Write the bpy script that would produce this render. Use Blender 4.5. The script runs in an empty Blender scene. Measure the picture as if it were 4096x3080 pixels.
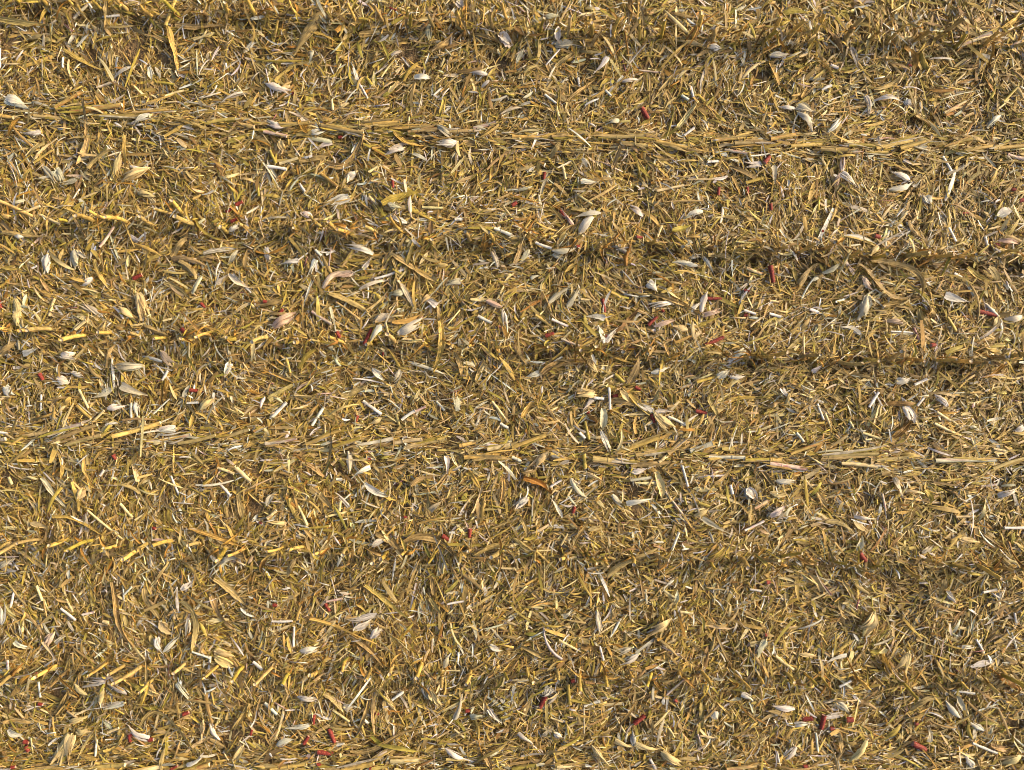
import bpy, math, random
import numpy as np
from mathutils import Vector

random.seed(7)
rng = np.random.default_rng(11)
scene = bpy.context.scene
COL = scene.collection

# ------------------------------------------------------------------ camera, sky, sun, exposure
MPP = 7.2 / 4096.0            # metres on the ground for one unit of the plan (4096 x 3080 units)
CAM_H = 5.04
cam_data = bpy.data.cameras.new("camera")
cam = bpy.data.objects.new("camera", cam_data)
COL.objects.link(cam)
cam.location = (0.0, 0.0, CAM_H)
cam.rotation_euler = (0.0, 0.0, 0.0)
cam_data.sensor_fit = 'HORIZONTAL'
cam_data.angle = 2 * math.atan(3.6 / 5.0)
cam_data.clip_start = 0.05
cam_data.clip_end = 2000.0
scene.camera = cam

SUN_AZ = math.radians(14.0)   # from +x (along the rows), a little towards +y
SUN_EL = math.radians(23.0)
to_sun = Vector((math.cos(SUN_EL) * math.cos(SUN_AZ), math.cos(SUN_EL) * math.sin(SUN_AZ), math.sin(SUN_EL)))

world = bpy.data.worlds.new("World")
scene.world = world
world.use_nodes = True
wn = world.node_tree.nodes
wn.clear()
sky = wn.new("ShaderNodeTexSky")
sky.sky_type = 'NISHITA'
sky.sun_disc = False
sky.sun_elevation = SUN_EL
sky.sun_rotation = math.pi / 2 - SUN_AZ
sky.dust_density = 5.0
sky.air_density = 0.6
bg = wn.new("ShaderNodeBackground")
bg.inputs["Strength"].default_value = 0.15
wo = wn.new("ShaderNodeOutputWorld")
world.node_tree.links.new(sky.outputs[0], bg.inputs[0])
world.node_tree.links.new(bg.outputs[0], wo.inputs[0])

sun_data = bpy.data.lights.new("sun", 'SUN')
sun_data.energy = 2.2
sun_data.angle = math.radians(4.0)
sun_data.color = (1.0, 0.78, 0.44)
sun = bpy.data.objects.new("sun", sun_data)
COL.objects.link(sun)
sun.location = to_sun * 30
sun.rotation_euler = to_sun.to_track_quat('Z', 'Y').to_euler()

scene.view_settings.view_transform = 'Standard'
scene.view_settings.look = 'None'
scene.view_settings.gamma = 1.0
scene.view_settings.exposure = 0.95
scene.view_settings.use_curve_mapping = False
scene.render.engine = 'CYCLES'
scene.cycles.filter_width = 1.0
scene.cycles.max_bounces = 6
scene.cycles.diffuse_bounces = 4

# ------------------------------------------------------------------ plan units -> metres
def wx(px): return (px - 2048.0) * MPP
def wy(py): return (1540.0 - py) * MPP

Z8 = 1024.0 / 2212.0
Z5 = 1024.0 / 1266.0
TILES = {}
for _r in range(4):
    for _c in range(4):
        TILES["%d%d" % (_r + 1, _c + 1)] = (_c * 1024.0, _r * 770.0, Z5 if (_r == 3 and _c > 0) else Z8)

def read(text):
    """'11: a,b,c; a,b,c' lines -> (tile origin x, y, scale, fields)"""
    out = []
    for line in text.strip().splitlines():
        t, rest = line.split(":", 1)
        ox, oy, s = TILES[t.strip()]
        for item in rest.split(";"):
            item = item.strip()
            if item:
                out.append((ox, oy, s, item.split(",")))
    return out

ROWS = {   # centre lines of the planting rows, in plan units
    'A': [(0, 22), (1024, 78), (2048, 135), (3072, 165), (4096, 192)],
    'B': [(0, 450), (1024, 500), (2048, 562), (3072, 580), (4096, 590)],
    'C': [(0, 875), (1024, 928), (2048, 985), (3072, 1012), (4096, 1036)],
    'D': [(0, 1305), (1024, 1350), (2048, 1392), (3072, 1432), (4096, 1442)],
    'E': [(0, 1748), (1024, 1755), (2048, 1800), (3072, 1832), (4096, 1832)],
    'F': [(0, 2165), (1024, 2188), (2048, 2212), (3072, 2240), (4096, 2264)],
    'G': [(0, 2668), (1024, 2670), (2048, 2685), (3072, 2694), (4096, 2708)],
    'H': [(0, 3070), (1024, 3056), (2048, 3062), (3072, 3085), (4096, 3100)],
}
def row_py(r, px):
    p = np.array(ROWS[r], float)
    return np.interp(px, p[:, 0], p[:, 1])

def row_offset(r, x, y):
    """metres above (+y) the row line"""
    px = np.asarray(x) / MPP + 2048.0
    return np.asarray(y) - wy(row_py(r, px))

# ------------------------------------------------------------------ relief of the field
_waves = [(rng.uniform(1.2, 5.0), rng.uniform(0, 6.28), rng.uniform(0, 6.28)) for _ in range(12)] + [(rng.uniform(8.0, 17.0), rng.uniform(0, 6.28), rng.uniform(0, 6.28)) for _ in range(8)]
DIPS = {'A': (0.075, 0.022), 'C': (0.050, 0.095), 'D': (0.030, 0.080), 'F': (0.020, 0.030), 'G': (0.015, 0.020)}
def terrain(x, y):
    x = np.asarray(x, float); y = np.asarray(y, float)
    z = np.zeros(np.broadcast(x, y).shape)
    for f, a, p in _waves:
        z = z + 0.0034 * np.sin(f * (x * math.cos(a) + y * math.sin(a)) + p)
    for r in "ACDFG":
        d = row_offset(r, x, y)
        lo, hi = DIPS[r]
        deep = lo + (hi - lo) * np.clip(0.5 + x / 4.0, 0, 1)
        gap = np.clip(0.55 + 0.45 * np.sin(3.1 * x + ord(r)) * np.sin(5.3 * x + 2.0 * ord(r)) + 0.35 * np.sin(17.0 * x + ord(r)), 0, 1.2)
        wob = 0.018 * np.sin(4.3 * x + 3 * ord(r))
        z = z + 0.024 * np.exp(-(d / 0.15) ** 2) - deep * gap * np.exp(-((d + 0.055 + wob) / 0.045) ** 2)
    for r in "BEH":
        d = row_offset(r, x, y)
        z = z + 0.018 * np.exp(-(d / 0.10) ** 2)
    return z

BARE = read("""
11: 1150,420,190; 60,360,120; 1400,480,110; 1800,400,90; 780,430,90
12: 1310,500,160; 2100,560,110; 650,440,80
13: 650,580,75; 1130,560,85; 2150,640,110; 150,520,60
24: 1720,860,120
31: 60,780,100; 1980,830,110; 2180,1080,100; 150,830,60; 880,800,70; 1700,850,70
32: 20,760,90; 30,1090,90; 730,720,70; 1010,700,60; 690,1000,60; 2180,830,70
33: 1030,920,110; 1080,1080,100; 880,1180,90
34: 830,950,120
41: 2000,1350,150; 480,1000,80
42: 620,800,60; 30,790,50; 170,180,40
44: 30,800,50; 1220,730,60
""")
BARE = [(wx(ox + float(f[0]) * s), wy(oy + float(f[1]) * s), float(f[2]) * s * MPP) for ox, oy, s, f in BARE]
def bareness(x, y):
    b = np.zeros(np.broadcast(x, y).shape)
    for bx, by, br in BARE:
        b = np.maximum(b, np.exp(-(((x - bx) ** 2 + (y - by) ** 2) / (br * 0.9) ** 2) ** 2))
    return b

# ------------------------------------------------------------------ materials
def new_mat(name):
    m = bpy.data.materials.new(name)
    m.use_nodes = True
    nt = m.node_tree
    nt.nodes.clear()
    return m, nt, nt.nodes, nt.links

def plant_material(name, translucent=0.0, rough=0.6, vary=0.22, streak=0.45):
    m, nt, N, L = new_mat(name)
    col = N.new("ShaderNodeAttribute"); col.attribute_name = "tint"
    uv = N.new("ShaderNodeAttribute"); uv.attribute_name = "grain"
    mp = N.new("ShaderNodeMapping"); mp.inputs["Scale"].default_value = (9.0, 260.0, 40.0)
    L.new(uv.outputs["Vector"], mp.inputs["Vector"])
    ns = N.new("ShaderNodeTexNoise"); ns.inputs["Scale"].default_value = 1.0; ns.inputs["Detail"].default_value = 3.0
    L.new(mp.outputs[0], ns.inputs["Vector"])
    mp2 = N.new("ShaderNodeMapping"); mp2.inputs["Scale"].default_value = (30.0, 45.0, 17.0)
    L.new(uv.outputs["Vector"], mp2.inputs["Vector"])
    n2 = N.new("ShaderNodeTexNoise"); n2.inputs["Scale"].default_value = 1.0; n2.inputs["Detail"].default_value = 2.0
    L.new(mp2.outputs[0], n2.inputs["Vector"])
    r1 = N.new("ShaderNodeMapRange"); r1.inputs[1].default_value = 0.3; r1.inputs[2].default_value = 0.7
    r1.inputs[3].default_value = 1.0 - streak; r1.inputs[4].default_value = 1.0 + streak * 0.55
    L.new(ns.outputs["Fac"], r1.inputs[0])
    r2 = N.new("ShaderNodeMapRange"); r2.inputs[1].default_value = 0.3; r2.inputs[2].default_value = 0.7
    r2.inputs[3].default_value = 1.0 - vary; r2.inputs[4].default_value = 1.0 + vary
    L.new(n2.outputs["Fac"], r2.inputs[0])
    mu = N.new("ShaderNodeMath"); mu.operation = 'MULTIPLY'
    L.new(r1.outputs[0], mu.inputs[0]); L.new(r2.outputs[0], mu.inputs[1])
    mx = N.new("ShaderNodeVectorMath"); mx.operation = 'SCALE'
    L.new(col.outputs["Color"], mx.inputs[0]); L.new(mu.outputs[0], mx.inputs["Scale"])
    b = N.new("ShaderNodeBsdfPrincipled")
    b.inputs["Roughness"].default_value = rough
    b.inputs["Specular IOR Level"].default_value = 0.35
    L.new(mx.outputs[0], b.inputs["Base Color"])
    bp = N.new("ShaderNodeBump"); bp.inputs["Strength"].default_value = 0.35; bp.inputs["Distance"].default_value = 0.002
    L.new(ns.outputs["Fac"], bp.inputs["Height"]); L.new(bp.outputs[0], b.inputs["Normal"])
    out = N.new("ShaderNodeOutputMaterial")
    if translucent > 0:
        t = N.new("ShaderNodeBsdfTranslucent"); L.new(mx.outputs[0], t.inputs["Color"])
        ms = N.new("ShaderNodeMixShader"); ms.inputs[0].default_value = translucent
        L.new(b.outputs[0], ms.inputs[1]); L.new(t.outputs[0], ms.inputs[2]); L.new(ms.outputs[0], out.inputs[0])
    else:
        L.new(b.outputs[0], out.inputs[0])
    return m

M_litter = plant_material("dry_litter", 0.12)
M_leaf = plant_material("dry_leaf", 0.15, 0.6, 0.3, 0.5)
M_husk = plant_material("papery_husk", 0.18, 0.55, 0.12, 0.34)
M_stem = plant_material("dry_stem", 0.0, 0.5, 0.22, 0.35)

def cob_material():
    m, nt, N, L = new_mat("red_cob")
    tc = N.new("ShaderNodeTexCoord")
    ns = N.new("ShaderNodeTexNoise"); ns.inputs["Scale"].default_value = 150.0; ns.inputs["Detail"].default_value = 2.0
    L.new(tc.outputs["Object"], ns.inputs["Vector"])
    cr = N.new("ShaderNodeValToRGB")
    cr.color_ramp.elements[0].position = 0.32; cr.color_ramp.elements[0].color = (0.08, 0.007, 0.004, 1)
    cr.color_ramp.elements[1].position = 0.56; cr.color_ramp.elements[1].color = (0.23, 0.022, 0.009, 1)
    e = cr.color_ramp.elements.new(0.72); e.color = (0.33, 0.09, 0.04, 1)
    L.new(ns.outputs["Fac"], cr.inputs[0])
    b = N.new("ShaderNodeBsdfPrincipled"); b.inputs["Roughness"].default_value = 0.75
    L.new(cr.outputs[0], b.inputs["Base Color"])
    bp = N.new("ShaderNodeBump"); bp.inputs["Distance"].default_value = 0.002; bp.inputs["Strength"].default_value = 0.6
    L.new(ns.outputs["Fac"], bp.inputs["Height"]); L.new(bp.outputs[0], b.inputs["Normal"])
    out = N.new("ShaderNodeOutputMaterial"); L.new(b.outputs[0], out.inputs[0])
    return m
M_cob = cob_material()

def pith_material(name, c0, c1):
    m, nt, N, L = new_mat(name)
    tc = N.new("ShaderNodeTexCoord")
    ns = N.new("ShaderNodeTexNoise"); ns.inputs["Scale"].default_value = 190.0
    L.new(tc.outputs["Object"], ns.inputs["Vector"])
    cr = N.new("ShaderNodeValToRGB")
    cr.color_ramp.elements[0].position = 0.35; cr.color_ramp.elements[0].color = (*c0, 1)
    cr.color_ramp.elements[1].position = 0.65; cr.color_ramp.elements[1].color = (*c1, 1)
    L.new(ns.outputs["Fac"], cr.inputs[0])
    b = N.new("ShaderNodeBsdfPrincipled"); b.inputs["Roughness"].default_value = 0.85
    L.new(cr.outputs[0], b.inputs["Base Color"])
    out = N.new("ShaderNodeOutputMaterial"); L.new(b.outputs[0], out.inputs[0])
    return m
M_pith = pith_material("stalk_pith", (0.50, 0.38, 0.22), (0.74, 0.64, 0.46))
M_cobpith = pith_material("cob_pith", (0.36, 0.10, 0.06), (0.58, 0.42, 0.32))

def soil_material():
    m, nt, N, L = new_mat("dry_soil")
    geo = N.new("ShaderNodeNewGeometry")
    a = N.new("ShaderNodeTexNoise"); a.inputs["Scale"].default_value = 7.0; a.inputs["Detail"].default_value = 8.0
    v = N.new("ShaderNodeTexVoronoi"); v.inputs["Scale"].default_value = 70.0
    f = N.new("ShaderNodeTexNoise"); f.inputs["Scale"].default_value = 160.0; f.inputs["Detail"].default_value = 4.0
    for n in (a, v, f):
        L.new(geo.outputs["Position"], n.inputs["Vector"])
    cr = N.new("ShaderNodeValToRGB")
    cr.color_ramp.elements[0].position = 0.3; cr.color_ramp.elements[0].color = (0.17, 0.105, 0.042, 1)
    cr.color_ramp.elements[1].position = 0.7; cr.color_ramp.elements[1].color = (0.36, 0.235, 0.100, 1)
    mxn = N.new("ShaderNodeMath"); mxn.operation = 'MULTIPLY_ADD'; mxn.inputs[1].default_value = 0.5
    L.new(a.outputs["Fac"], mxn.inputs[0])
    h = N.new("ShaderNodeMath"); h.operation = 'MULTIPLY'; h.inputs[1].default_value = 0.5
    L.new(f.outputs["Fac"], h.inputs[0]); L.new(h.outputs[0], mxn.inputs[2])
    L.new(mxn.outputs[0], cr.inputs[0])
    b = N.new("ShaderNodeBsdfPrincipled"); b.inputs["Roughness"].default_value = 0.95
    L.new(cr.outputs[0], b.inputs["Base Color"])
    ad = N.new("ShaderNodeMath"); ad.operation = 'SUBTRACT'
    L.new(f.outputs["Fac"], ad.inputs[0]); L.new(v.outputs["Distance"], ad.inputs[1])
    bp = N.new("ShaderNodeBump"); bp.inputs["Strength"].default_value = 0.9; bp.inputs["Distance"].default_value = 0.006
    L.new(ad.outputs[0], bp.inputs["Height"]); L.new(bp.outputs[0], b.inputs["Normal"])
    out = N.new("ShaderNodeOutputMaterial"); L.new(b.outputs[0], out.inputs[0])
    return m
M_soil = soil_material()

# ------------------------------------------------------------------ mesh helpers (batched ribbons and tubes)
def unit(v): return v / np.maximum(np.linalg.norm(v, axis=-1, keepdims=True), 1e-9)

def frames(P, roll):
    """P (n,K,3), roll (n,K) -> side and normal vectors along each path"""
    T = unit(np.gradient(P, axis=1))
    up = np.zeros_like(T); up[..., 2] = 1.0
    steep = np.abs(T[..., 2]) > 0.95
    up[steep] = (0.0, 1.0, 0.0)
    S = unit(np.cross(up, T)); Nn = np.cross(T, S)
    c, s = np.cos(roll)[..., None], np.sin(roll)[..., None]
    return T, S * c + Nn * s, Nn * c - S * s

def along(P):
    d = np.linalg.norm(np.diff(P, axis=1), axis=-1)
    return np.concatenate([np.zeros((len(P), 1)), np.cumsum(d, axis=1)], axis=1)

def ribbons(P, halfw, cup, roll, tint, M=2, edge=None):
    """flat or cupped blades. tint (n,3). Returns verts, quads, tint, grain."""
    n, K, _ = P.shape
    T, S, Nn = frames(P, roll)
    t = np.linspace(-1, 1, M)
    V = P[:, :, None, :] + S[:, :, None, :] * (halfw[:, :, None] * t)[..., None] + Nn[:, :, None, :] * (cup[:, :, None] * (t ** 2 - 0.4))[..., None]
    if edge is not None:
        V = V + Nn[:, :, None, :] * (edge * np.abs(t))[..., None]
    g = np.zeros((n, K, M, 3))
    g[..., 0] = along(P)[:, :, None]
    g[..., 1] = halfw[:, :, None] * t
    g[..., 2] = rng.uniform(0, 60, n)[:, None, None]
    i, j = np.meshgrid(np.arange(K - 1), np.arange(M - 1), indexing='ij')
    q = np.stack([i * M + j, (i + 1) * M + j, (i + 1) * M + j + 1, i * M + j + 1], -1).reshape(-1, 4)
    Q = (q[None] + (np.arange(n) * K * M)[:, None, None]).reshape(-1, 4)
    C = np.repeat(tint[:, None, :], K * M, axis=1).reshape(-1, 3)
    return V.reshape(-1, 3), Q, C, g.reshape(-1, 3)

def tubes(P, rad, tint, M=5, flat=1.0, caps=True, ridges=None):
    n, K, _ = P.shape
    T, S, Nn = frames(P, np.zeros((n, K)))
    a = np.arange(M) * 2 * math.pi / M
    rr = rad[:, :, None] * np.ones(M)
    if ridges is not None:
        rr = rr * ridges
    V = P[:, :, None, :] + S[:, :, None, :] * (rr * np.cos(a))[..., None] + Nn[:, :, None, :] * (rr * np.sin(a) * flat)[..., None]
    g = np.zeros((n, K, M, 3))
    g[..., 0] = along(P)[:, :, None]
    g[..., 1] = rad[:, :, None] * a
    g[..., 2] = rng.uniform(0, 60, n)[:, None, None]
    i, j = np.meshgrid(np.arange(K - 1), np.arange(M), indexing='ij')
    q = np.stack([i * M + j, i * M + (j + 1) % M, (i + 1) * M + (j + 1) % M, (i + 1) * M + j], -1).reshape(-1, 4)
    Q = (q[None] + (np.arange(n) * K * M)[:, None, None]).reshape(-1, 4)
    C = np.repeat(tint[:, None, :], K * M, axis=1).reshape(-1, 3)
    polys = [Q]
    if caps:
        e0 = np.arange(M)[::-1]; e1 = (K - 1) * M + np.arange(M)
        polys.append((np.stack([e0, e1])[None] + (np.arange(n) * K * M)[:, None, None]).reshape(-1, M))
    return V.reshape(-1, 3), polys, C, g.reshape(-1, 3)

def build_mesh(name, V, polys, C, G, mat, smooth=True):
    """fast mesh from arrays; polys: list of (k, size) index arrays"""
    if not isinstance(polys, list):
        polys = [polys]
    polys = [p for p in polys if len(p)]
    me = bpy.data.meshes.new(name)
    me.vertices.add(len(V))
    me.vertices.foreach_set("co", np.ascontiguousarray(V, dtype=np.float32).ravel())
    loops = np.concatenate([p.ravel() for p in polys]).astype(np.int32)
    sizes = np.concatenate([np.full(len(p), p.shape[1]) for p in polys]).astype(np.int32)
    starts = np.concatenate([[0], np.cumsum(sizes)[:-1]]).astype(np.int32)
    me.loops.add(len(loops)); me.loops.foreach_set("vertex_index", loops)
    me.polygons.add(len(sizes)); me.polygons.foreach_set("loop_start", starts)
    me.update(calc_edges=True)
    if smooth:
        me.polygons.foreach_set("use_smooth", np.ones(len(sizes), dtype=bool))
    if C is not None:
        a = me.attributes.new("tint", 'FLOAT_COLOR', 'POINT')
        c4 = np.ones((len(V), 4), dtype=np.float32); c4[:, :3] = C
        a.data.foreach_set("color", c4.ravel())
        b = me.attributes.new("grain", 'FLOAT_VECTOR', 'POINT')
        b.data.foreach_set("vector", np.ascontiguousarray(G, dtype=np.float32).ravel())
    me.materials.append(mat)
    return me

def obj(name, me, parent=None, loc=None):
    o = bpy.data.objects.new(name, me)
    COL.objects.link(o)
    if loc is not None:
        o.location = loc
    if parent is not None:
        o.parent = parent
    return o

def tag(o, label=None, category=None, group=None, kind=None):
    if label: o["label"] = label
    if category: o["category"] = category
    if group: o["group"] = group
    if kind: o["kind"] = kind
    return o

def join(parts):
    V, Pq, C, G, off = [], [], [], [], 0
    for v, p, c, g in parts:
        V.append(v); C.append(c); G.append(g)
        for q in (p if isinstance(p, list) else [p]):
            Pq.append(q + off)
        off += len(v)
    sizes = {}
    for q in Pq:
        sizes.setdefault(q.shape[1], []).append(q)
    return np.concatenate(V), [np.concatenate(x) for x in sizes.values()], np.concatenate(C), np.concatenate(G)

# ------------------------------------------------------------------ the ground: one sheet, finely shaped in the middle
def ground():
    def axis(half, step, far):
        core = np.arange(-half, half + 1e-6, step)
        outer = half + np.geomspace(0.05, far - half, 26)
        return np.concatenate([-outer[::-1], core, outer])
    xs, ys = axis(4.3, 0.026, 300.0), axis(3.4, 0.026, 300.0)
    X, Y = np.meshgrid(xs, ys, indexing='ij')
    fade = np.clip(1.6 - np.maximum(np.abs(X) / 4.3, np.abs(Y) / 3.4), 0, 1)
    Z = terrain(X, Y) * fade
    clod = np.zeros_like(Z)
    for _ in range(10):
        f, a, p = rng.uniform(30, 95), rng.uniform(0, 6.28), rng.uniform(0, 6.28)
        clod += np.sin(f * (X * math.cos(a) + Y * math.sin(a)) + p + 2.0 * np.sin(9 * Y + p) + 1.5 * np.sin(8 * X - p))
    Z = Z + 0.0030 * np.abs(clod) * fade * (0.4 + bareness(X, Y))
    K, M = X.shape
    V = np.stack([X, Y, Z], -1).reshape(-1, 3)
    i, j = np.meshgrid(np.arange(K - 1), np.arange(M - 1), indexing='ij')
    Q = np.stack([i * M + j, (i + 1) * M + j, (i + 1) * M + j + 1, i * M + j + 1], -1).reshape(-1, 4)
    me = build_mesh("ground", V, Q, None, None, M_soil)
    tag(obj("ground", me), "dry brown soil of the harvested field", "soil", kind="structure")
ground()

# ------------------------------------------------------------------ the chopped litter: uncountable small pieces
PAL = {
    'y': (0.50, 0.335, 0.085), 'o': (0.39, 0.290, 0.050), 't': (0.39, 0.275, 0.100), 'n': (0.30, 0.195, 0.060),
    'c': (0.63, 0.490, 0.225), 'w': (0.66, 0.610, 0.500), 'g': (0.46, 0.395, 0.260), 'r': (0.36, 0.185, 0.030),
    'b': (0.24, 0.140, 0.038), 'p': (0.58, 0.430, 0.310), 'u': (0.25, 0.110, 0.095), 'v': (0.54, 0.490, 0.340),
}
def tints(mix, n):
    keys = list(mix); pr = np.array([mix[k] for k in keys], float); pr /= pr.sum()
    k = rng.choice(len(keys), n, p=pr)
    base = np.array([PAL[x] for x in keys])[k]
    return np.clip(base * rng.lognormal(0, 0.17, (n, 1)) * rng.lognormal(0, 0.04, (n, 3)), 0.01, 0.85)

def scatter(n, xh, yh, hole=None):
    """points over +-xh by +-yh, thinned where the soil lies bare"""
    x, y = rng.uniform(-xh, xh, n), rng.uniform(-yh, yh, n)
    clump = 0.5 + 0.5 * np.sin(2.9 * x + 1.3 * np.sin(2.2 * y)) * np.sin(3.7 * y + 1.1 * np.sin(2.6 * x))
    keep = rng.random(n) > np.maximum(0.95 * bareness(x, y), 0.24 * clump)
    if hole:
        keep &= (np.abs(x) > hole[0]) | (np.abs(y) > hole[1])
    return x[keep], y[keep]

def headings(x, y):
    """random, but mostly along the row where the stalks were pressed flat"""
    n = len(x)
    yaw = rng.uniform(0, 2 * math.pi, n)
    for r in "BEH":
        d = row_offset(r, x, y)
        near = rng.random(n) < 0.62 * np.exp(-(d / 0.13) ** 2)
        yaw = np.where(near, math.radians(3 if r != 'B' else -2) + rng.normal(0, 0.22, n), yaw)
    # loose swirls where the straw lies combed one way
    field = 1.5 * np.sin(1.3 * x + 0.8 * y + 0.6) + 1.2 * np.cos(1.9 * y - 0.7 * x) + 0.9 * np.sin(3.4 * x - 2.1 * y) + 0.6 * np.sin(5.2 * y + 2.7 * x)
    comb = rng.random(n) < 0.36
    flow = field + rng.normal(0, 0.42, n)
    near_flat = np.zeros(n, bool)
    for r in "BEH":
        near_flat |= np.abs(row_offset(r, x, y)) < 0.09
    return np.where(comb & ~near_flat, flow, yaw)

def paths(x, y, L, K, level, bend, pitch):
    n = len(x)
    yaw = headings(x, y)
    s = np.linspace(-0.5, 0.5, K)[None, :] * L[:, None]
    k = rng.normal(0, bend, n)[:, None] / L[:, None]
    th = yaw[:, None] + k * s
    ds = np.diff(s, axis=1)
    px = np.concatenate([np.zeros((n, 1)), np.cumsum(np.cos(th[:, :-1]) * ds, 1)], 1)
    py = np.concatenate([np.zeros((n, 1)), np.cumsum(np.sin(th[:, :-1]) * ds, 1)], 1)
    px = px - px.mean(1, keepdims=True) + x[:, None]
    py = py - py.mean(1, keepdims=True) + y[:, None]
    slope = np.tan(rng.normal(0, pitch, n))[:, None]
    arch = rng.normal(0, 0.10, n)[:, None] * L[:, None]
    zz = terrain(x, y)[:, None] + level[:, None] + slope * s + arch * (0.25 - (s / L[:, None]) ** 2) * 2
    floor = terrain(px, py) + 0.002
    zz = np.maximum(zz, floor)
    return np.stack([px, py, zz], -1)

def levels(n, top): return top * rng.beta(1.3, 1.1, n)

def taper(K, n, blunt):
    u = np.linspace(0, 1, K)[None, :]
    a = rng.uniform(0.25, 0.75, (n, 1))
    prof = np.where(u < a, blunt + (1 - blunt) * np.sqrt(u / a), blunt * 0.6 + (1 - 0.6 * blunt) * np.sqrt(np.clip((1 - u) / (1 - a), 0, 1)))
    return prof

LEAF_MIX = {'y': 22, 'o': 20, 't': 32, 'n': 13, 'c': 9, 'w': 2.5, 'g': 4, 'r': 4, 'b': 2, 'v': 3}
STEM_MIX = {'y': 26, 'o': 24, 't': 14, 'c': 19, 'w': 9, 'g': 3, 'r': 3, 'n': 5, 'p': 2.0, 'u': 0.6}

def leaf_bits(n, xh, yh, lmed, wmed, K, M, low, top, hole=None, mix=LEAF_MIX):
    x, y = scatter(n, xh, yh, hole); n = len(x)
    L = np.clip(rng.lognormal(math.log(lmed), 0.42, n), 0.015, 0.30)
    W = np.clip(rng.lognormal(math.log(wmed), 0.38, n), 0.003, 0.036)
    P = paths(x, y, L, K, low + levels(n, top - low), 0.45, 0.095)
    hw = 0.5 * W[:, None] * taper(K, n, rng.uniform(0.15, 0.9, (n, 1)))
    cup = rng.normal(0, 0.22, (n, 1)) * W[:, None] * np.ones((1, K))
    roll = rng.normal(0, 0.17, (n, 1)) + rng.normal(0, 0.34, (n, 1)) * np.linspace(-1, 1, K)
    return ribbons(P, hw, cup if M > 2 else np.zeros((n, K)), roll, tints(mix, n), M)

def stem_bits(n, xh, yh, lmed, wmed, M, low, top, hole=None, mix=STEM_MIX):
    x, y = scatter(n, xh, yh, hole); n = len(x)
    L = np.clip(rng.lognormal(math.log(lmed), 0.45, n), 0.015, 0.26)
    W = np.clip(rng.lognormal(math.log(wmed), 0.36, n), 0.0025, 0.020)
    P = paths(x, y, L, 2, low + levels(n, top - low), 0.0, 0.085)
    rad = 0.5 * W[:, None] * rng.uniform(0.75, 1.0, (n, 2))
    return tubes(P, rad, tints(mix, n), M, flat=0.75)

XH, YH = 3.95, 3.05
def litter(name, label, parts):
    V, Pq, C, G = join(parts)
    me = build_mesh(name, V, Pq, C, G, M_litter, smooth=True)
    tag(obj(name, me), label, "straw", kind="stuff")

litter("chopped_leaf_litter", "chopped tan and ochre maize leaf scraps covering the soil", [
    leaf_bits(42000, XH, YH, 0.046, 0.0066, 3, 2, 0.000, 0.030, mix={'n': 4, 'b': 4, 't': 4, 'r': 2, 'o': 2}),  # darker browns on the low scraps paint deeper shade into the gaps
    leaf_bits(88000, XH, YH, 0.072, 0.0084, 4, 2, 0.004, 0.056),
    leaf_bits(38000, XH, YH, 0.095, 0.0118, 5, 2, 0.012, 0.060),
    leaf_bits(9000, XH, YH, 0.125, 0.0165, 6, 3, 0.022, 0.062),
    leaf_bits(13000, 6.6, 5.6, 0.110, 0.020, 4, 3, 0.0, 0.060, hole=(XH, YH)),
])
litter("chopped_stem_litter", "chopped straw coloured stem splinters strewn over the soil", [
    stem_bits(46000, XH, YH, 0.072, 0.0036, 3, 0.004, 0.063),
    stem_bits(22000, XH, YH, 0.075, 0.0066, 5, 0.006, 0.061),
    stem_bits(6000, 6.6, 5.6, 0.10, 0.011, 5, 0.0, 0.060, hole=(XH, YH)),
])
litter("husk_scraps", "small pale husk scraps mixed through the chopped straw", [
    leaf_bits(8500, XH, YH, 0.075, 0.0090, 6, 3, 0.020, 0.066, mix={'w': 6, 'c': 5, 'v': 4, 'g': 2, 'p': 0.7}),
    leaf_bits(900, 6.6, 5.6, 0.10, 0.018, 5, 3, 0.01, 0.060, hole=(XH, YH), mix={'w': 5, 'c': 4, 'v': 2}),
])

def crumbs():
    """loose soil crumbs lying in the bare patches"""
    pts = []
    for bx, by, br in BARE:
        k = int(900 * br / 0.14)
        a, r = rng.uniform(0, 6.28, k), br * np.sqrt(rng.random(k)) * 1.1
        pts.append(np.stack([bx + r * np.cos(a), by + r * np.sin(a)], -1))
    xy = np.concatenate(pts); n = len(xy)
    R = np.clip(rng.lognormal(math.log(0.0042), 0.5, n), 0.002, 0.014)
    t = (1 + 5 ** 0.5) / 2
    ico = unit(np.array([(-1, t, 0), (1, t, 0), (-1, -t, 0), (1, -t, 0), (0, -1, t), (0, 1, t), (0, -1, -t), (0, 1, -t), (t, 0, -1), (t, 0, 1), (-t, 0, -1), (-t, 0, 1)], float))
    tri = np.array([(0, 11, 5), (0, 5, 1), (0, 1, 7), (0, 7, 10), (0, 10, 11), (1, 5, 9), (5, 11, 4), (11, 10, 2), (10, 7, 6), (7, 1, 8), (3, 9, 4), (3, 4, 2), (3, 2, 6), (3, 6, 8), (3, 8, 9), (4, 9, 5), (2, 4, 11), (6, 2, 10), (8, 6, 7), (9, 8, 1)])
    V = ico[None] * R[:, None, None] * rng.uniform(0.6, 1.25, (n, 12, 1))
    V[..., 0] += xy[:, 0, None]; V[..., 1] += xy[:, 1, None]
    V[..., 2] += (terrain(xy[:, 0], xy[:, 1]) + 0.004)[:, None]
    F = (tri[None] + (np.arange(n) * 12)[:, None, None]).reshape(-1, 3)
    me = build_mesh("soil_crumbs", V.reshape(-1, 3), F, None, None, M_soil, smooth=False)
    tag(obj("soil_crumbs", me), "loose brown soil crumbs in the bare patches", "soil", kind="stuff")
crumbs()

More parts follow.
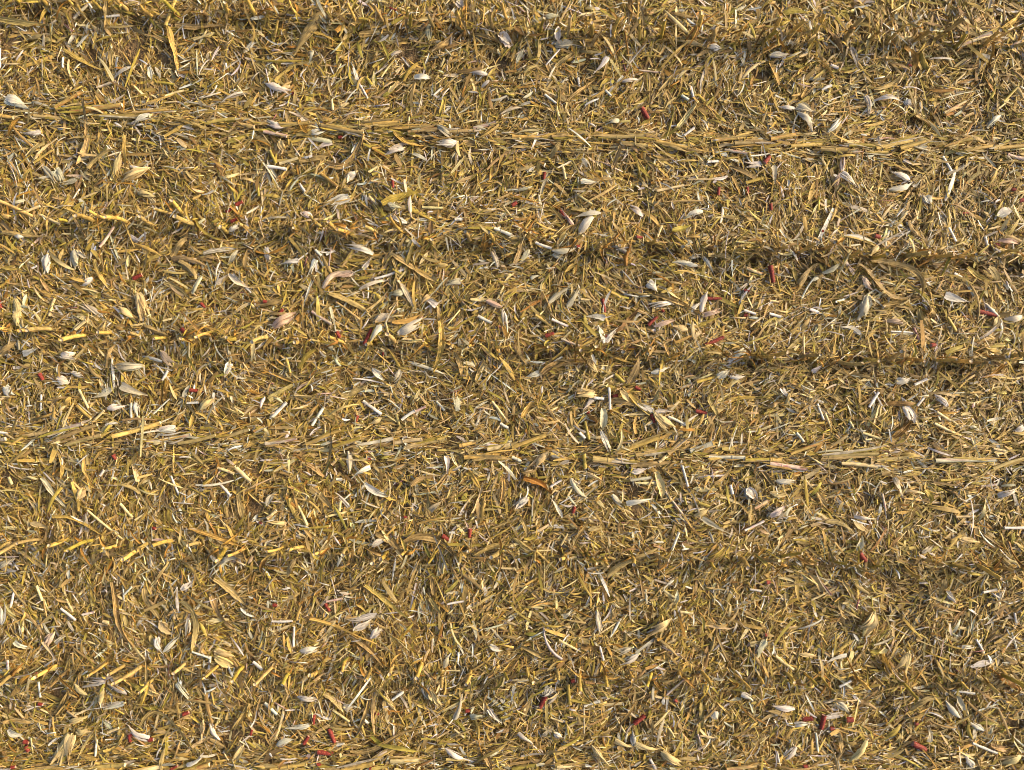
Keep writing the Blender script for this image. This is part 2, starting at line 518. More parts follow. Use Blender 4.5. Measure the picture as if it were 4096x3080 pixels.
# ------------------------------------------------------------------ what lies where (plan units, per field of the plan)
STUBS = {
'A': """
11: 170,40; 410,60; 650,60; 895,90; 1130,112; 1330,132; 1570,140; 1810,162; 1960,138; 2200,118
12: 190,150; 380,140; 650,175; 860,190; 1100,190; 1320,212; 1560,242; 1775,235; 1815,268; 2060,260
13: 0,245; 240,292; 470,325; 610,312; 680,312; 880,302; 1110,350; 1300,315; 1550,332; 1720,352; 1930,382; 2140,370
14: 10,325; 180,350; 350,392; 400,285; 670,352; 850,380; 1010,392; 1240,352; 1440,345; 1640,400; 1850,410; 2080,420
""",
'C': """
21: 120,205; 310,225; 560,288; 830,262; 960,230; 1100,262; 1330,285; 1580,215; 1700,275; 1930,330; 2130,300
22: 380,330; 570,300; 735,335; 830,342; 1050,355; 1285,355; 1520,432; 1850,430; 2060,440
23: 130,400; 300,402; 545,440; 770,500; 970,452; 1200,445; 1440,482; 1690,472; 1850,502; 2090,510
24: 60,500; 265,522; 480,500; 700,560; 930,552; 1190,547; 1360,552; 1530,562; 1670,575; 1990,560
""",
'D': """
21: 110,1190; 370,1180; 510,1192; 750,1232; 950,1202; 1190,1240; 1400,1247; 1670,1252; 1800,1245; 2050,1252
22: 100,1252; 350,1270; 560,1282; 760,1302; 985,1310; 1190,1302; 1480,1310; 1700,1320; 1850,1335; 2080,1350
23: 300,1350; 540,1360; 690,1370; 940,1375; 1180,1387; 1430,1390; 1780,1402; 2000,1420; 2110,1422
24: 0,1442; 240,1440; 390,1442; 580,1432; 830,1442; 1020,1452; 1170,1432; 1420,1442; 1600,1445; 1710,1452; 1900,1442; 2110,1440
""",
'F': """
31: 180,1325; 380,1337; 550,1332; 830,1346; 1030,1372; 1290,1352; 1510,1357; 1720,1380; 1940,1382; 2140,1400
32: 230,1402; 420,1410; 600,1442; 770,1440; 940,1440; 1130,1432; 1310,1422; 1540,1432; 1760,1432; 1845,1432; 2110,1432
33: 195,1442; 440,1440; 640,1460; 810,1472; 1030,1465; 1240,1462; 1480,1482; 1720,1490; 1930,1502; 2120,1500
34: 100,1502; 290,1502; 510,1500; 720,1522; 910,1562; 1180,1562; 1320,1502; 1570,1562; 1790,1540; 1980,1565; 2160,1560
""",
'G': """
41: 200,770; 470,772; 620,775; 930,722; 1080,760; 1250,742; 1350,842; 1620,722; 1910,732; 2120,760
42: 90,432; 185,457; 300,452; 435,422; 570,442; 680,432; 820,432; 910,462; 1060,455; 1220,462
43: 80,460; 220,457; 335,467; 450,462; 580,465; 705,462; 820,452; 930,462; 1080,470; 1210,482
44: 80,472; 180,480; 265,477; 420,492; 520,492; 670,512; 835,522; 940,510; 1060,512; 1150,482; 1240,500
""",
}
# lying stalks: from, to (the cut end), width, tint
LYING = """
11: 490,940,740,800,40,y; 620,970,1090,930,45,y; 310,1010,545,1030,40,t; 0,1010,140,1030,38,y; 900,1020,1330,1030,40,t; 1820,1080,2060,1050,36,y; 2080,1080,2210,1110,42,t; 1450,240,1530,10,38,y; 1180,995,1500,970,26,t
12: 0,1080,190,1075,36,y; 215,1085,480,1080,36,y; 570,1090,940,1160,40,t; 950,1095,1250,1075,34,y; 1160,1125,1420,1120,36,y; 1320,1160,1580,1130,36,t; 1880,1120,2075,1070,40,g; 1620,1165,1890,1150,32,t; 80,1150,280,1190,38,p
13: 0,1195,330,1190,38,y; 340,1200,470,1190,34,t; 740,1200,1130,1195,38,t; 560,1245,860,1265,20,y; 940,1250,1160,1282,40,t; 1230,1235,1510,1295,42,y; 1710,1225,2020,1190,44,y; 1900,1260,2205,1230,40,t; 1830,1300,2020,1340,30,g
14: 0,1222,220,1180,40,y; 180,1275,490,1245,44,y; 440,1300,670,1315,40,y; 670,1275,900,1280,34,o; 830,1320,1020,1330,30,y; 920,1290,1250,1220,36,y; 1130,1290,1350,1225,36,y; 1540,1265,1750,1210,36,y; 1700,1310,1930,1270,36,y; 1930,1295,2205,1268,40,y; 1600,430,1890,315,44,g; 2060,440,2205,340,44,g; 2060,1340,2205,1380,40,p
31: 0,480,90,460,42,g; 220,440,460,400,40,t; 460,430,760,330,44,g; 540,462,880,340,40,t; 620,510,920,430,42,t; 1010,440,1420,325,46,y; 1300,490,1680,425,36,g; 1570,500,1890,430,38,t; 1880,482,2180,378,40,t
32: 0,400,90,352,38,y; 100,500,370,452,42,g; 440,512,735,385,42,y; 670,530,910,450,34,o; 870,522,1190,460,40,v; 1190,502,1440,465,38,c; 1400,512,1650,462,36,t; 1760,522,1900,490,40,y; 1800,622,2120,600,46,y; 2000,552,2205,510,46,c
33: 0,535,290,430,44,y; 690,628,1010,650,56,t; 1060,602,1360,560,44,t; 1340,590,1480,462,52,t; 1260,660,1340,602,34,c; 1530,572,1720,500,50,v; 1690,622,2000,622,36,v; 2000,645,2205,638,36,o; 950,572,1270,450,44,y; 330,590,410,605,46,y
34: 0,640,110,640,40,y; 0,672,320,722,44,p; 180,592,460,490,38,y; 470,622,930,590,42,t; 610,672,930,702,40,c; 910,645,1180,620,36,t; 1400,645,1940,640,44,g; 1930,722,2205,632,42,t
41: 230,1648,700,1600,44,y; 740,1645,1130,1570,44,y; 1130,1650,1420,1602,46,c; 1620,1650,1830,1590,46,y
42: 80,938,260,905,24,y; 400,945,590,902,24,y; 520,932,700,822,24,t; 670,892,810,888,26,c
43: 0,940,120,915,24,o; 220,922,310,915,22,c; 1050,930,1200,915,20,t
"""
# cobs: one end, other end, width
COBS = """
12: 1160,90,1222,116,30; 715,1190,755,1188,40; 1188,1568,1188,1632,38; 318,812,350,828,40
13: 1112,945,1172,1032,58; 282,1490,274,1552,38; 1787,1618,1779,1690,42; 2030,1618,2030,1690,36; 2165,1420,2215,1362,52
14: 2098,1640,2135,1642,42; 1198,570,1232,580,34
21: 2030,104,2092,74,46; 1955,170,2000,138,36; 1998,252,2060,228,42; 1146,742,1224,708,46; 1732,957,1778,1002,38; 1582,1178,1642,1242,48; 4,935,32,1012,50; 888,1200,945,1212,34; 360,1565,390,1622,46
22: 65,942,100,950,44; 192,1062,236,1006,42; 160,1138,190,1086,34; 703,1205,732,1258,46; 938,1318,1000,1178,42; 2090,1160,2116,1172,30; 1098,1380,1100,1445,24
23: 0,114,42,88,46; 418,156,484,254,42; 1068,388,1122,392,36; 555,478,585,472,32; 778,925,796,1042,42; 1288,1016,1304,1036,34; 1170,1148,1250,1074,42; 285,1242,362,1218,46; 798,1246,832,1256,38; 1995,852,2036,858,42; 1640,920,1804,920,42; 1998,1062,2026,1060,38; 1650,1325,1815,1252,46
24: 0,640,28,785,56; 14,105,14,162,38; 1686,182,1744,168,42; 2162,75,2205,66,48; 448,340,484,342,28; 905,380,955,392,56; 1942,460,1982,458,40; 1782,1028,1955,1064,52; 1388,1322,1432,1318,50
31: 1658,44,1786,54,44; 990,600,1012,642,48; 1328,1232,1362,1238,38
32: 872,262,852,318,44; 1280,1140,1302,1142,30; 1612,1296,1672,1334,54; 1850,1236,1845,1318,44; 972,640,990,638,30; 28,1190,56,1192,30
33: 1058,18,1108,42,40; 868,98,912,88,46; 645,235,668,238,34; 1200,250,1222,324,46; 1582,224,1678,242,44; 542,1050,524,1108,42
34: 768,1442,822,1512,58
41: 340,1088,374,1094,42; 208,1416,252,1424,50; 224,1462,254,1500,48; 1138,1332,1140,1404,48; 1300,1388,1344,1382,52; 1600,1164,1650,1146,46; 1704,1050,1728,1052,30; 1486,1642,1552,1606,34; 112,1628,148,1624,42; 2192,1296,2178,1344,34; 304,808,338,812,34
42: 92,130,112,130,22; 344,128,366,164,24; 296,660,290,712,24; 364,742,396,804,30; 240,814,266,776,26; 312,848,386,862,30; 1034,518,1058,522,28; 590,668,612,668,24; 1036,665,1056,666,24; 566,938,594,930,30; 308,910,332,912,24
43: 168,584,138,644,34; 602,722,658,682,30; 290,502,316,498,30; 800,600,814,612,22; 1246,16,1266,14,28; 1242,276,1262,274,26
44: 168,699,218,692,32; 276,678,262,748,32; 382,700,418,698,36; 728,724,744,726,22; 714,820,780,852,38; 166,926,188,924,28; 304,746,326,744,24
"""
# husks: bound end, tip, width, number of leaves, tint
HUSKS = """
11: 70,860,300,940,90,2,w; 2200,370,2110,460,50,1,w; 1330,1020,1160,1090,70,3,v; 1070,1350,1010,1560,60,2,c; 1300,1470,980,1640,90,3,c; 480,1470,560,1610,95,2,v; 370,1150,190,1170,40,1,w; 1590,570,1645,620,50,1,w; 1150,590,980,685,36,1,w; 1445,650,1380,650,35,1,w; 1300,590,1340,750,42,1,w; 370,1440,490,1570,60,1,v; 680,1530,510,1615,45,1,v; 740,1500,830,1525,60,1,c; 900,680,980,690,40,1,c; 1010,1520,1080,1490,60,1,c; 700,0,470,40,50,3,c
12: 1500,220,1480,390,110,1,v; 2090,300,2210,420,105,3,w; 1370,685,1510,690,50,1,w; 2010,660,1830,640,46,1,w; 100,740,300,830,75,3,w; 250,1115,60,1060,64,3,w; 470,1160,620,1130,50,1,w; 660,1230,440,1190,44,1,v; 660,1235,450,1310,40,1,w; 1580,1110,1740,1230,60,2,v; 1740,1245,1560,1275,75,3,w; 1740,1230,1755,1390,36,1,c; 220,1225,260,1360,75,2,c; 870,1490,765,1575,70,2,w; 860,1220,850,1330,42,1,w; 1280,1290,1095,1365,44,2,v; 1750,20,1800,100,70,2,w; 2130,150,2210,80,80,2,c; 490,450,475,630,36,1,v; 720,735,800,580,32,1,w; 1060,30,1190,75,50,2,c; 1430,440,1430,560,32,1,w; 1175,500,1265,460,58,1,v; 1310,740,1380,780,50,2,c; 1150,820,1250,700,50,2,c
13: 405,260,385,400,56,1,w; 385,280,325,412,38,1,w; 370,395,615,415,72,2,v; 815,515,700,690,52,1,w; 1785,430,1620,400,62,2,w; 1620,405,1440,365,38,1,c; 275,160,415,160,52,1,v; 945,725,1100,715,38,1,w; 855,105,975,55,38,1,v; 35,570,130,380,38,1,v; 30,940,85,972,36,1,w; 600,1385,670,1480,62,1,v; 590,1580,765,1600,60,2,w; 1255,1330,1235,1445,36,1,w; 920,1060,780,1085,44,1,v; 680,1130,590,1090,40,1,v; 1020,1390,915,1375,52,1,v; 2145,1430,1990,1440,62,3,w; 2100,1385,2035,1440,42,1,w
14: 235,945,85,930,40,1,w; 240,925,420,1015,92,2,v; 245,980,400,1125,74,2,v; 500,1155,622,1035,44,1,w; 490,1150,385,1130,28,1,w; 840,830,880,1015,48,1,v; 905,878,1145,860,38,1,w; 695,425,765,595,54,1,v; 10,490,195,475,54,2,w; 620,1490,640,1335,54,1,p; 620,1500,770,1645,70,1,w; 615,1500,540,1665,48,2,p; 618,1495,470,1612,28,1,w; 1235,1560,1065,1470,58,2,v; 1235,1595,1055,1645,52,1,w; 2010,1000,1870,1105,50,1,w; 905,470,1045,430,38,1,w; 1780,500,1935,512,48,1,w; 30,1440,40,1605,46,1,v; 1490,1560,1560,1595,48,1,w; 1180,870,1245,920,75,3,w; 1215,945,1290,985,42,1,w; 1540,600,1565,725,34,1,w; 2180,440,2205,560,50,1,w
21: 430,540,400,735,88,2,v; 650,505,665,675,105,3,v; 680,510,795,595,42,2,v; 1200,880,1275,1115,125,3,c; 1045,990,1185,1095,54,1,c; 1010,1135,1200,1110,28,1,w; 895,1065,655,915,62,2,v; 1255,1500,975,1525,84,3,v; 1410,1375,1545,1545,64,2,p; 2005,1480,1950,1630,74,2,w; 265,470,295,545,52,1,v; 945,480,1005,490,52,1,w; 1135,380,1245,445,48,2,w; 165,385,285,390,62,1,w; 510,1605,625,1630,72,2,w; 635,1555,745,1590,54,2,w; 230,1395,385,1340,52,1,w; 1085,1305,1140,1350,62,1,w; 1150,1390,1295,1370,34,1,v; 555,1400,700,1425,84,4,w; 1660,875,1755,700,38,1,v; 815,740,715,815,54,1,w; 1980,700,2185,865,48,1,v; 1865,785,1975,710,48,1,v; 545,1005,495,1065,52,1,w; 340,20,385,105,48,1,w; 1200,0,1390,20,60,2,c; 1985,335,2095,270,44,2,w; 2060,500,1985,625,48,1,v
22: 810,40,595,120,84,2,w; 490,215,375,155,58,2,w; 1150,110,1275,165,64,3,v; 1315,275,1115,190,48,1,w; 1020,535,795,455,54,1,w; 380,590,215,612,44,1,w; 520,580,455,730,58,1,w; 935,665,1010,560,44,2,v; 840,690,690,745,44,1,p; 155,1165,410,1010,82,2,p; 150,1155,130,1050,28,1,p; 1235,1225,1500,1090,84,2,w; 1500,895,1405,970,64,1,c; 1560,985,1470,900,64,3,w; 1150,1055,985,1125,64,2,v; 1090,1150,980,1305,54,1,v; 2130,1010,2165,1205,48,1,w; 1990,940,2135,1025,54,2,p; 1005,1520,1115,1625,54,1,w; 1240,1525,1205,1660,54,1,v; 600,1300,695,1375,62,1,v; 615,1220,560,1255,54,2,v; 1770,765,1640,790,64,2,v; 1295,865,1125,890,54,1,v; 1165,525,1315,480,34,1,w; 2090,650,2025,465,44,1,v; 870,205,945,255,54,2,w; 1340,40,1345,220,34,1,w; 80,480,130,600,60,2,v
23: 765,185,555,205,44,1,w; 690,210,570,365,92,1,v; 770,190,900,265,36,1,c; 345,510,605,500,50,1,v; 360,520,525,625,58,1,v; 1130,205,1000,110,54,1,v; 1640,175,1485,205,44,1,w; 1555,225,1625,290,44,1,p; 535,295,410,145,44,2,p; 1590,640,1385,610,50,1,v; 1515,555,1685,530,44,1,v; 150,495,75,605,74,1,v; 985,905,935,835,48,1,w; 1165,785,1265,870,80,2,w; 315,955,475,825,54,1,v; 475,990,575,835,54,1,v; 795,1095,635,1065,54,1,v; 1375,960,1165,990,44,1,w; 1630,1040,1662,865,54,1,w; 1525,1025,1615,955,58,1,w; 1635,1065,1840,1005,54,2,p; 790,1305,735,1135,54,1,w; 800,1295,915,1155,54,1,w; 1505,1190,1350,1155,64,1,c; 1215,1165,1385,1110,44,1,p; 1285,1335,1165,1300,40,2,c; 1910,1400,2045,1350,64,3,v; 1865,1465,2005,1420,64,2,w; 960,1555,895,1505,54,1,w; 1190,1555,1345,1520,50,1,w; 1760,1595,1895,1530,64,2,w; 1870,1590,2005,1590,50,1,w; 725,1545,610,1415,74,3,c; 235,1560,75,1612,54,1,v; 1030,545,1065,585,72,1,p; 160,745,235,715,72,1,v; 1770,745,1675,705,44,1,w; 1650,560,1725,685,40,2,w; 80,1150,5,1190,64,2,p
24: 935,470,845,565,54,1,c; 1425,425,1445,505,64,1,c; 840,900,770,1140,112,3,v; 790,1235,585,1120,58,1,v; 795,740,875,845,58,2,p; 1500,890,1695,965,74,1,w; 1970,1070,1845,955,48,1,w; 1970,1080,1895,1245,64,2,c; 1980,1090,2015,1255,38,1,w; 1690,1005,1755,1060,62,1,w; 1655,1045,1705,1145,50,1,w; 1145,1135,975,1105,44,1,p; 380,1555,480,1475,44,1,v; 735,185,775,255,42,1,w; 775,150,825,235,38,1,w; 1035,185,1052,275,54,1,v; 920,175,942,240,48,1,v; 1925,385,1920,460,54,1,w; 1955,425,2150,445,44,1,p; 1090,1630,1225,1610,64,2,w; 1800,1390,1735,1425,64,3,w; 1400,90,1325,0,64,2,w; 1425,75,1505,20,54,2,w; 1960,205,2115,140,74,2,w; 2080,200,1985,280,38,1,w; 2185,1075,1985,1112,58,1,v; 395,845,415,905,44,1,w; 445,705,610,630,38,1,g; 235,595,325,560,38,1,w; 640,380,900,430,34,1,w
31: 60,20,135,105,84,2,w; 945,205,1115,170,58,1,w; 1000,20,805,115,64,1,v; 1070,0,1285,95,74,1,v; 1190,150,1215,275,54,1,w; 1760,205,1895,90,74,3,c; 2080,0,2155,45,64,1,v; 1545,370,1325,405,64,2,w; 125,618,195,645,54,1,w; 475,655,535,590,54,1,w; 980,85,992,140,54,2,w; 1500,530,1488,650,44,1,w; 700,965,765,855,84,2,c; 295,1190,488,1225,64,1,c; 1325,1050,1395,1115,54,2,w; 655,1285,695,1195,54,1,w; 15,1575,145,1475,48,1,v; 70,395,195,380,40,1,c; 0,1100,95,1075,50,1,c; 55,840,135,892,44,1,w; 1715,735,1765,785,54,1,w; 2120,1280,2205,1282,62,2,v; 430,240,330,340,34,1,w
32: 1740,225,1740,55,58,1,v; 1645,20,1725,95,44,1,v; 80,165,100,65,38,1,w; 1085,285,985,335,62,1,c; 795,570,825,785,54,1,v; 990,710,835,785,44,1,v; 940,845,1135,965,58,1,w; 830,1095,685,935,38,1,w; 1110,1330,955,1392,64,2,w; 1505,1085,1605,995,48,1,g; 1595,1065,1655,995,44,1,w; 1645,610,1662,758,44,1,w; 1880,735,1965,795,54,3,c; 1395,1125,1335,1175,50,1,c; 1225,1140,1125,1185,44,1,v; 255,1190,55,1180,44,2,c; 95,1045,182,885,54,1,v; 305,750,205,740,40,1,w; 1705,735,1635,885,32,1,w; 1810,865,1765,795,44,2,w; 1285,545,1445,480,54,2,c; 1505,375,1415,330,54,2,c; 325,312,365,255,34,1,w; 1285,85,1355,15,54,2,v; 140,190,190,130,44,1,p
33: 705,80,525,45,86,3,c; 700,100,605,235,44,1,v; 600,95,632,145,62,1,w; 1000,135,895,0,62,1,c; 1215,222,1015,135,54,2,w; 1220,240,1375,375,84,3,c; 1230,228,1395,218,38,1,w; 785,200,782,375,62,1,v; 765,395,850,598,54,2,w; 315,570,130,740,94,3,c; 1240,745,1312,965,64,1,c; 508,805,625,975,48,1,v; 435,1145,355,985,38,1,w; 1030,750,1168,728,58,2,w; 655,765,825,845,38,1,c; 985,1022,1215,980,50,1,w; 865,945,975,1055,50,1,v; 2030,885,2095,1030,112,3,w; 1965,915,1992,1005,54,1,w; 135,975,5,1065,64,3,v; 655,1245,785,1220,44,1,c; 1565,1125,1695,1065,40,1,c; 240,1035,195,1045,44,2,c; 1635,1140,1895,1292,48,1,v; 1270,1485,1292,1385,54,1,w
34: 1160,178,1272,355,84,2,w; 1245,200,1345,275,44,1,w; 275,675,325,712,64,2,w; 1975,955,2185,880,54,1,w; 740,1415,795,1295,54,1,v; 0,920,192,962,54,1,c; 0,1125,182,1015,74,2,w; 55,825,235,835,64,3,w; 715,1155,845,1275,50,1,c; 1735,365,1835,385,64,1,v; 1535,180,1415,65,54,1,w; 100,555,155,595,64,2,w; 1295,1435,1395,1365,50,1,v; 2200,365,2105,400,64,3,w; 725,1130,935,1150,30,1,w; 465,30,555,42,34,1,w; 595,428,662,462,44,1,w; 1450,1195,1472,1085,40,1,c; 1635,1320,1825,1345,64,2,c; 130,170,200,240,50,1,w
41: 640,1340,520,1645,190,6,c; 675,1330,845,1320,64,2,c; 472,478,365,625,84,3,p; 495,562,615,455,40,1,v; 1305,1375,1105,1275,64,1,w; 1312,1370,1280,1255,44,1,w; 1370,505,1402,635,64,2,w; 1435,625,1575,485,44,1,v; 1395,375,1485,505,84,2,c; 1650,335,1640,505,50,1,v; 1885,620,2085,672,84,2,c; 1895,660,2045,745,74,2,c; 1125,985,965,885,50,1,w; 1545,895,1695,1075,54,1,w; 985,662,1075,650,54,1,w; 1280,895,1395,1045,105,4,c; 1105,1058,895,1105,44,2,w; 615,1245,785,1188,50,1,c; 75,1310,205,1372,64,1,w; 1770,1225,1758,1395,54,2,c; 1825,1245,1895,1395,44,1,w; 1635,1605,1765,1538,50,1,w; 38,395,72,185,54,1,w; 125,955,205,1015,54,1,w; 145,540,285,602,50,1,v; 1005,830,865,862,54,3,p; 1015,850,715,902,54,2,w; 665,905,785,1015,44,1,c; 900,1055,912,925,64,2,c; 2115,1435,2025,1605,64,2,c; 1165,1428,1125,1482,54,1,c; 935,1425,965,1395,62,1,c; 1250,1438,1315,1495,54,2,w; 1585,95,1695,15,64,1,v
42: 602,172,465,217,38,1,v; 485,248,605,212,38,2,v; 570,292,628,232,44,4,w; 232,350,335,345,38,3,w; 235,365,215,405,22,1,w; 218,570,335,592,25,1,w; 438,632,515,630,38,2,v; 640,588,702,658,34,3,c; 862,555,918,645,64,4,c; 828,538,852,612,34,1,v; 980,702,1022,588,28,1,v; 1058,692,1142,680,28,1,v; 938,838,1048,897,30,1,w; 1152,648,1208,722,30,2,w; 1158,338,1218,360,38,2,v; 108,822,192,778,34,2,w; 272,718,158,737,28,2,w; 588,882,692,818,25,1,v; 922,250,858,252,22,1,c; 928,445,952,388,30,1,g; 282,538,253,556,25,1,w; 14,38,20,92,28,1,v; 722,205,715,252,32,2,v
43: 778,198,655,278,36,2,c; 418,158,442,272,34,2,v; 592,338,498,372,26,2,v; 622,368,518,428,34,2,v; 190,538,148,592,48,2,w; 228,568,162,642,24,1,v; 1242,298,1178,398,44,3,v; 1168,322,1242,298,28,1,c; 1128,568,1208,602,28,1,v; 995,658,1002,705,54,3,w; 600,832,594,755,28,1,w; 610,818,742,857,32,1,c; 508,808,602,847,28,1,c; 398,828,482,942,38,3,c; 738,853,872,952,38,2,c; 212,768,258,806,34,2,w; 28,768,102,812,24,1,w; 484,18,490,92,22,1,v; 812,58,798,142,22,1,v; 73,678,92,717,28,1,w; 152,782,212,728,28,2,v
44: 522,168,458,302,92,5,c; 692,368,648,472,64,3,c; 988,432,1102,404,30,1,w; 382,378,278,412,25,1,v; 148,373,252,386,22,1,c; 122,638,18,630,28,1,w; 128,722,228,716,28,1,w; 278,690,372,668,28,1,v; 132,828,68,905,38,1,w; 790,812,796,738,30,1,v; 947,692,868,608,30,1,w; 328,608,402,662,38,1,v; 514,678,526,735,30,2,w; 962,652,928,578,28,1,v; 1062,752,988,708,30,1,w; 1002,922,958,858,38,2,w; 1242,878,1118,922,64,5,c; 602,732,578,708,32,1,w; 928,335,1012,336,22,1,w; 385,318,374,362,28,1,v; 873,58,932,132,28,2,w; 482,798,388,922,34,2,c; 98,72,122,48,28,2,w; 70,8,76,42,32,1,w; 0,906,64,904,28,1,c
"""
